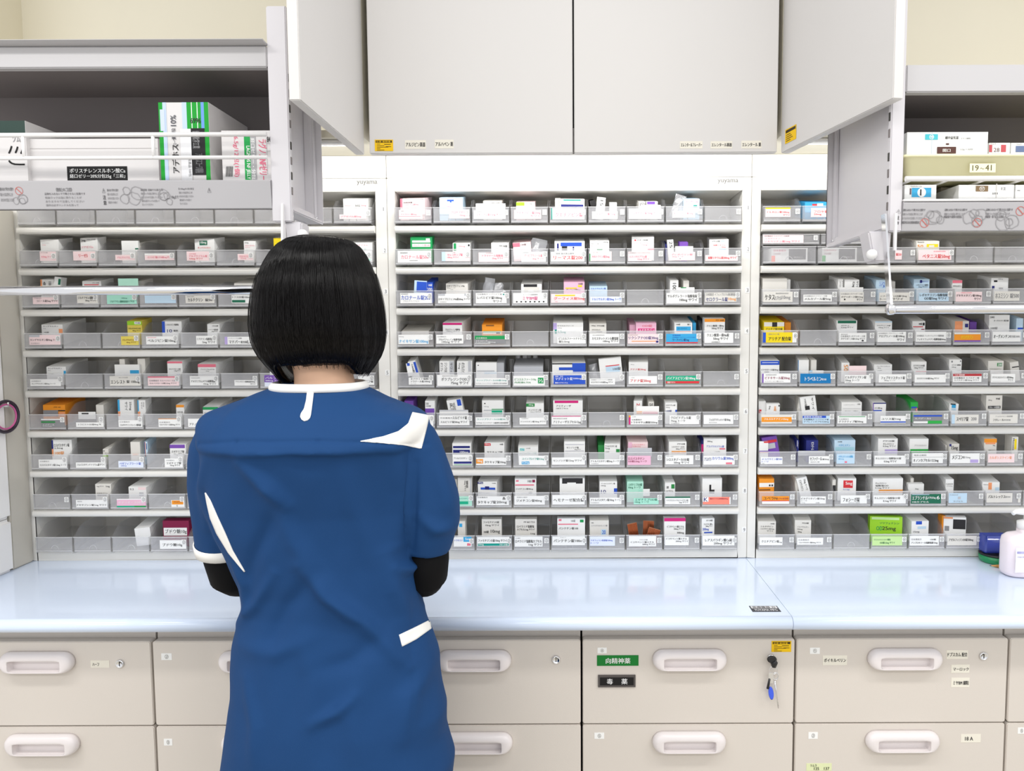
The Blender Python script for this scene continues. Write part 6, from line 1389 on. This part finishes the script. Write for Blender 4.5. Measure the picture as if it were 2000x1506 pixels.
def tring(y, xl, xr, cy, hd):
    a, b = PW(xl, y), PW(xr, y); cx, hw, z = (a.x + b.x) / 2, (b.x - a.x) / 2, (a.z + b.z) / 2; n = 2.35
    return [(cx + hw * math.copysign(abs(math.cos(t)) ** (2 / n), math.cos(t)), cy + hd * math.copysign(abs(math.sin(t)) ** (2 / n), math.sin(t)), z) for t in [2 * math.pi * k / NR for k in range(NR)]]
mb = MB(); mb.loft([tring(*s) for s in SEC][::-1], BLUE)
def sleeve(pts):
    """rings along the arm: (x px, y px, Y, r) ; closed at both ends"""
    P = [(PW(x, y, d), r) for x, y, d, r in pts]
    mb.tube([p for p, r in P], [r for p, r in P], BLUE, 32)
SLL = [(452, 806, 1.303, .012), (447, 826, 1.304, .030), (441, 848, 1.306, .046), (438, 874, 1.309, .0545), (437, 900, 1.313, .0575), (438, 945, 1.320, .0585), (441, 990, 1.328, .057), (444, 1030, 1.336, .0555), (447, 1066, 1.344, .0545)]
SLR = [(782, 808, 1.301, .012), (791, 828, 1.301, .030), (799, 850, 1.302, .044), (804, 874, 1.303, .051), (808, 900, 1.304, .054), (819, 945, 1.305, .0545), (830, 985, 1.307, .0545), (836, 1015, 1.309, .0525), (834, 1045, 1.313, .047), (832, 1070, 1.317, .0425)]
sleeve(SLL); sleeve(SLR)
tmp = mb.build('tunic_tmp')
rm = tmp.modifiers.new('r', 'REMESH'); rm.mode = 'VOXEL'; rm.voxel_size = .0036; rm.use_smooth_shade = True
sm = tmp.modifiers.new('s', 'SMOOTH'); sm.iterations = 7; sm.factor = .5
me = ev_mesh(tmp); bpy.data.objects.remove(tmp)

# folds of the cloth, laid out where they fall: ridges as (x px, y px) lines with height and half-width (m)
RIDGE = [([(470, 905), (520, 950), (560, 985)], .0042, .012), ([(525, 960), (575, 1060), (640, 1150), (700, 1225)], .0030, .016), ([(585, 1105), (640, 1165), (712, 1215), (800, 1300)], .0045, .012), ([(455, 1225), (500, 1180), (535, 1120)], .0030, .010),
         ([(610, 1415), (660, 1390), (690, 1360)], .0034, .010), ([(772, 880), (785, 960), (775, 1060)], .0040, .013), ([(660, 890), (690, 990), (735, 1100), (770, 1220)], .0022, .018), ([(470, 1260), (540, 1275), (600, 1250)], .0024, .014), ([(800, 1215), (770, 1150), (755, 1080)], .0036, .012),
         ([(770, 1105), (800, 1110), (818, 1120)], .0038, .008), ([(455, 1100), (475, 1140), (478, 1190)], .003, .010), ([(840, 1290), (800, 1360), (790, 1440)], .003, .016), ([(480, 1330), (500, 1420), (495, 1500)], .0026, .014), ([(700, 1300), (690, 1400), (705, 1500)], .0022, .02), ([(590, 1240), (610, 1320), (600, 1420)], .002, .018),
         ([(850, 900), (868, 960), (884, 1010)], .0030, .010), ([(820, 1010), (850, 1035), (885, 1030)], .0026, .010), ([(400, 900), (395, 960), (405, 1030)], .0026, .010), ([(500, 780), (455, 810), (420, 850)], .0016, .012), ([(760, 790), (800, 830), (835, 880)], .0014, .012),
         ([(520, 880), (600, 905), (690, 900)], -.0016, .014), ([(540, 1000), (500, 1080), (480, 1150)], -.0022, .012), ([(620, 1120), (560, 1190), (520, 1270)], -.0020, .014), ([(745, 1240), (690, 1290), (620, 1310)], -.002, .014)]
SEAMP = [(386, 866), (460, 862), (620, 861), (720, 863), (838, 868)]
def seg_d(px_, pz_, a, b):
    ex, ez = b.x - a.x, b.z - a.z; L = ex * ex + ez * ez
    t = max(0, min(1, ((px_ - a.x) * ex + (pz_ - a.z) * ez) / L)); return math.hypot(px_ - a.x - t * ex, pz_ - a.z - t * ez), t
me.update()
BV0 = BVHTree.FromPolygons([tuple(v.co) for v in me.vertices], [tuple(p.vertices) for p in me.polygons])
def on_back(x, y):
    h = BV0.ray_cast(Vector((0, 0, EYE)), ray(x, y).normalized())
    return h[0] if h[0] is not None and h[0].y < 1.45 else PW(x, y, 1.25)
RIDGE += [([(813, 905), (810, 960), (808, 1020), (806, 1075)], -.0065, .0055), ([(402, 962), (408, 1000), (418, 1030), (433, 1072)], -.004, .005), ([(806, 1160), (806, 1300), (800, 1420), (802, 1500)], -.0008, .003)]
RW = [([on_back(x, y) for x, y in pl], h, w) for pl, h, w in RIDGE]
SEAMZ = [on_back(x, y) for x, y in SEAMP]
nor = [v.normal.copy() for v in me.vertices]
zhem = PW(620, 1600).z
for v, n in zip(me.vertices, nor):
    c = v.co; k = 0.0
    dia = noise.noise(Vector((c.x * 9 + c.z * 7, c.y * 6, c.z * 5 - c.x * 6))) * .0050 + noise.noise(Vector((c.x * 22 - c.z * 10, c.y * 14 + 3, c.z * 9))) * .0024
    low = max(0, min(1, (1.26 - c.z) / .12)); k += dia * (.25 + .75 * low)
    if n.y < .35:
        for pl, h, w in RW:
            best = 1; tt = 0; L = len(pl) - 1
            for i in range(L):
                d_, t = seg_d(c.x, c.z, pl[i], pl[i + 1])
                if d_ < best: best, tt = d_, (i + t) / L
            if best < w * 2.5: k += (2.9 if w > .0056 else 1) * h * math.exp(-(best / w) ** 2) * (0.35 + .65 * math.sin(math.pi * min(.98, max(.02, tt))))
        for i in range(len(SEAMZ) - 1):
            d_, t = seg_d(c.x, c.z, SEAMZ[i], SEAMZ[i + 1])
            if d_ < .008 and SEAMZ[0].x < c.x < SEAMZ[-1].x: k -= .0026 * math.exp(-(d_ / .0026) ** 2)
    v.co = c + n * k
for v in me.vertices: v.co = v.co - origin(P_)
me.materials.clear(); me.materials.append(BLUE)
for p in me.polygons: p.use_smooth = True; p.material_index = 0
top = bpy.data.objects.new('scrub_top', me); COL.objects.link(top); top.parent = P_; ORG[top.name] = origin(P_)
s2 = top.modifiers.new('s', 'SMOOTH'); s2.iterations = 2; s2.factor = .4
m2 = ev_mesh(top); BV = BVHTree.FromPolygons([tuple(v.co + origin(P_)) for v in m2.vertices], [tuple(p.vertices) for p in m2.polygons])
EYEV = Vector((0, 0, EYE))


def on_cloth(x, y):
    """where the cloth shows at (x, y); None beside it"""
    r = ray(x, y).normalized(); h = BV.ray_cast(EYEV, r)
    return (h[0], h[1]) if h[0] is not None and h[0].y < 1.42 else (None, None)


def applique(name, A, B, rows, cols, m, lift=.0014):
    """strip of cloth sewn on between two outlines A and B (photograph pixels)"""
    def along(pl, t):
        L = [0]
        for i in range(len(pl) - 1): L.append(L[-1] + math.hypot(pl[i + 1][0] - pl[i][0], pl[i + 1][1] - pl[i][1]))
        q = t * L[-1]
        for i in range(len(pl) - 1):
            if q <= L[i + 1] or i == len(pl) - 2:
                s = (q - L[i]) / max(L[i + 1] - L[i], 1e-6); return (pl[i][0] + (pl[i + 1][0] - pl[i][0]) * s, pl[i][1] + (pl[i + 1][1] - pl[i][1]) * s)
    g = []
    for i in range(cols + 1):
        a, b = along(A, i / cols), along(B, i / cols); row = []
        for j in range(rows + 1):
            s = j / rows; p, n = on_cloth(a[0] + (b[0] - a[0]) * s, a[1] + (b[1] - a[1]) * s); row.append((p, n))
        g.append(row)
    flat = [q for r in g for q in r if q[0] is not None]
    if not flat: return None
    last = flat[0]; vs = []
    for r in g:
        for q in r:
            if q[0] is None or abs(q[0].y - last[0].y) > .05: q = (Vector((last[0].x, last[0].y, last[0].z)), last[1])
            last = q; vs.append(q)
    R = rows + 1; fr = [p + n * lift for p, n in vs]; bk = [p - n * .001 for p, n in vs]; N = len(vs); fs = []
    for i in range(cols):
        for j in range(rows):
            a, b, c, d = i * R + j, (i + 1) * R + j, (i + 1) * R + j + 1, i * R + j + 1
            fs += [(a, d, c, b), (N + a, N + b, N + c, N + d)]
    for i in range(cols):
        a, b = i * R, (i + 1) * R; fs.append((a, b, N + b, N + a)); a, b = i * R + rows, (i + 1) * R + rows; fs.append((b, a, N + a, N + b))
    for j in range(rows):
        a, b = j, j + 1; fs.append((b, a, N + a, N + b)); a, b = cols * R + j, cols * R + j + 1; fs.append((a, b, N + b, N + a))
    o = MB().add(fr + bk, fs, m, True).build(name, top)
    return o


tag(applique('shoulder_patch', [(704, 861), (748, 852.5), (778, 842), (797, 827), (805, 806)], [(704, 862.5), (750, 866), (790, 870), (823, 877), (838, 812)], 14, 40, TRIM), 'white curved patch over the shoulder')
tag(applique('back_tab', [(601, 759), (598, 784), (594, 800), (588, 809), (586.5, 815), (589, 820), (594, 823)], [(614, 759), (611, 784), (609, 800), (607.5, 811), (605.5, 817), (601, 821.5), (595, 823)], 5, 26, TRIM, .0022), 'white tab running down from the collar')
applique('side_piping', [(401, 962), (405, 985), (411, 1012), (424, 1042), (447, 1080), (477, 1117)], [(402, 962), (412, 978), (426, 1010), (440, 1040), (455, 1075), (479, 1116)], 5, 40, TRIM)
applique('pocket_trim', [(779, 1240), (808, 1226), (838, 1211)], [(785, 1263), (812, 1249), (841, 1228)], 5, 20, TRIM, .002)
# collar band standing round the neck opening, sleeve band
def cring(s, y, dz):
    return [(x, yy, z + dz) for x, yy, z in [((q[0] - CCX) * s + CCX, (q[1] - 1.316) * s + 1.316, q[2]) for q in tring(*y)]]
a, b = PW(531, 757), PW(707, 757); CCX = (a.x + b.x) / 2
mb = MB(); ys = (759, 531, 708, 1.314, .071)
mb.loft([cring(1.0, ys, -.003), cring(1.055, ys, -.002), cring(1.05, ys, .005), cring(1.0, ys, .0105), cring(.965, ys, .0115), cring(.95, ys, .004)], TRIM, cap=False)
mb.build('collar', top)
p0, p1 = PW(444.5, 1052, 1.341), PW(447, 1067, 1.3445)
dr_ = (p1 - p0).normalized()
MB().tube([p0 - dr_ * .001, p0, p1 + dr_ * .002, p1 + dr_ * .003, p1 + dr_ * .001], [.0545, .0567, .0562, .053, .046], TRIM, 40, False).build('sleeve_band', top)
# black undershirt sleeves
MB().tube([PW(446, 1050, 1.342), PW(451, 1088, 1.352), PW(459, 1116, 1.362), elL + Vector((.004, .014, -.004)), elL.lerp(haL, .25) + Vector((0, 0, -.002)), elL.lerp(haL, .6), elL.lerp(haL, .9)], [.045, .0455, .045, .0435, .039, .034, .027], UNDER, 28).build('undershirt_sleeve', P_)
MB().tube([PW(836, 1050, 1.315), PW(834, 1090, 1.322), PW(830, 1118, 1.330), elR + Vector((-.006, .014, -.004)), elR.lerp(haR, .25) + Vector((0, 0, -.002)), elR.lerp(haR, .6), elR.lerp(haR, .9)], [.036, .0385, .040, .040, .038, .033, .027], UNDER, 28).build('undershirt_sleeve', P_)
# trousers and shoes, below the picture
mb = MB()
for s in (-1, 1):
    H0 = hip + Vector((s * .072, 0, 0)); T = [(H0 + Vector((0, 0, .02)), .098), (H0 + Vector((s * .004, .004, -.16)), .092), (H0 + Vector((s * .008, .008, -.36)), .074), (H0 + Vector((s * .008, -.006, -.62)), .066), (Vector((H0.x + s * .01, 1.30, .05)), .060)]
    mb.tube([p for p, r in T], [r for p, r in T], NAVY, 28)
mb.build('trousers', P_)
for s in (-1, 1):
    sx = hip.x + s * .082; mb = MB(); rings = []
    for yy, hw, hh in ((1.262, .022, .03), (1.27, .036, .062), (1.31, .040, .075), (1.36, .043, .058), (1.42, .045, .040), (1.465, .036, .030), (1.485, .018, .020)):
        rings.append([(sx + hw * math.cos(t), yy, max(.001, hh * .5 + hh * .5 * math.sin(t))) for t in [2 * math.pi * k / 18 for k in range(18)]])
    mb.loft(rings, SHOE).build('shoe', P_)

# --- hair: a bob, longer to the sides; shell plus combed strands
HC = 1.336
HP = [(462, 606, 640, .026), (465, 584, 664, .050), (471, 566, 686, .072), (482, 551, 700, .087), (498, 538, 711, .099), (520, 526, 721, .108), (545, 516.5, 730, .114), (575, 508.5, 737.5, .118), (605, 504.5, 743, .119), (635, 502.5, 746, .117), (660, 503.5, 747, .111), (680, 508, 744.5, .103), (697, 516, 739.5, .093), (711, 526, 732, .083), (727, 540, 722, .075), (743, 556, 708, .070)]
def interp(y):
    if y <= HP[0][0]: return HP[0][1:]
    for a, b in zip(HP, HP[1:]):
        if y <= b[0]:
            t = (y - a[0]) / (b[0] - a[0]); return tuple(a[i] + (b[i] - a[i]) * t for i in (1, 2, 3))
    return HP[-1][1:]
def hair_pt(phi, y, s=1.0):
    """phi 0 at the nape side (towards the camera), positive to the right; y is the photograph row"""
    xl, xr, hd = interp(y); A, B = PW(xl, y, HC), PW(xr, y, HC); cx, hw, z = (A.x + B.x) / 2, (B.x - A.x) / 2, (A.z + B.z) / 2
    n = 2.15; sx, cx_ = math.sin(phi), math.cos(phi)
    fr = .90 if cx_ < 0 else 1.0
    return Vector((cx + hw * s * math.copysign(abs(sx) ** (2 / n), sx), HC - hd * s * fr * math.copysign(abs(cx_) ** (2 / n), cx_), z - (1 - s) * .02))
def hem(phi):
    """row where the hair ends at this azimuth"""
    a = math.degrees(abs(phi)); e = 743 if phi < 0 else 729
    k = max(0, min(1, (a - 38) / 30)); k = k * k * (3 - 2 * k)
    return 709 + (e - 709) * k
FRONT = math.radians(138)
def front_row(phi, t):
    return 462 + (hem(phi) - 462) * t
NP, NT = 120, 44
vs, fs = [], []
for j in range(NT + 1):
    t = j / NT
    for i in range(NP + 1):
        ph = -FRONT + 2 * FRONT * i / NP; tt = t ** 1.25
        y = front_row(ph, tt) + (noise.noise(Vector((ph * 9, 1.7, 0))) * 3.0 + noise.noise(Vector((ph * 40, 5, 0))) * 2.2) * max(0, (tt - .9) / .1)
        gv = 1 + (.010 * noise.noise(Vector((ph * 26, tt * 1.3, 2))) + .006 * noise.noise(Vector((ph * 70, tt * 1.5, 7)))) * min(1, tt * 6)
        vs.append(hair_pt(ph, y, gv * (1 - .05 * max(0, (tt - .97) / .03))))
W1 = NP + 1
for j in range(NT):
    for i in range(NP):
        a = j * W1 + i; fs.append((a, a + 1, a + W1 + 1, a + W1))
n0 = len(vs)
# inner side of the shell
for j in range(NT + 1):
    for i in range(W1):
        p = vs[j * W1 + i]; c = Vector((HEADC.x, HC, p.z)); vs.append(p + (c - p).normalized() * min(.012, (c - p).length * .3) + Vector((0, 0, -.004 if j < 6 else 0)))
for j in range(NT):
    for i in range(NP):
        a = n0 + j * W1 + i; fs.append((a, a + W1, a + W1 + 1, a + 1))
for i in range(NP):
    a = NT * W1 + i; fs.append((a, a + 1, n0 + a + 1, n0 + a)); a = i; fs.append((a + 1, a, n0 + a, n0 + a + 1))
for j in range(NT):
    for i in (0, NP):
        a = j * W1 + i; q = (a, a + W1, n0 + a + W1, n0 + a); fs.append(q if i == 0 else q[::-1])
mb = MB().add(vs, fs, HAIR, True)
# crown cap over the front part of the head and fringe
rings = []
for t in (0, .05, .12, .2, .3, .42):
    y = 462 + 190 * t; rings.append([hair_pt(2 * math.pi * k / 40, y, .985) for k in range(40)])
mb.loft(rings[::-1], HAIR)
rr = random.Random(11)
def strand(ph, t0, t1, lift, r, drift, over=0.0):
    pts = []; N = 15
    for k in range(N):
        t = t0 + (t1 - t0) * k / (N - 1); tt = t ** 1.25
        p_ = ph + drift * t * t; y = front_row(p_, min(tt, 1)) + over * max(0, t - .93) / .07
        pts.append(hair_pt(p_, y, 1 + lift * (.4 + .6 * math.sin(math.pi * min(1, t))) ))
    q = [r * (.7 + .5 * math.sin(math.pi * k / (N - 1))) for k in range(N)]
    mb.tube(pts, q, HAIR, 4, False)
for k in range(3400):
    ph = rr.uniform(-FRONT, FRONT) * .98
    strand(ph, rr.uniform(.02, .10) if rr.random() < .75 else rr.uniform(.1, .5), rr.uniform(.93, 1.0), rr.uniform(.002, .016), rr.uniform(.00024, .0005), rr.gauss(0, .05), rr.uniform(-4, 4))
for k in range(60):   # flyaways at the tips and along the outline
    ph = rr.choice((-1, 1)) * rr.uniform(.9, 1.9); strand(ph, .35, 1.0, rr.uniform(.018, .05), .0003, rr.gauss(0, .08), rr.uniform(0, 10))
for k in range(140):   # short hairs at the nape
    ph = rr.uniform(-.75, .75); strand(ph, .82, 1.0, -rr.uniform(.0, .05), .00025, rr.gauss(0, .09), rr.uniform(0, 9))
mb.build('hair', P_)
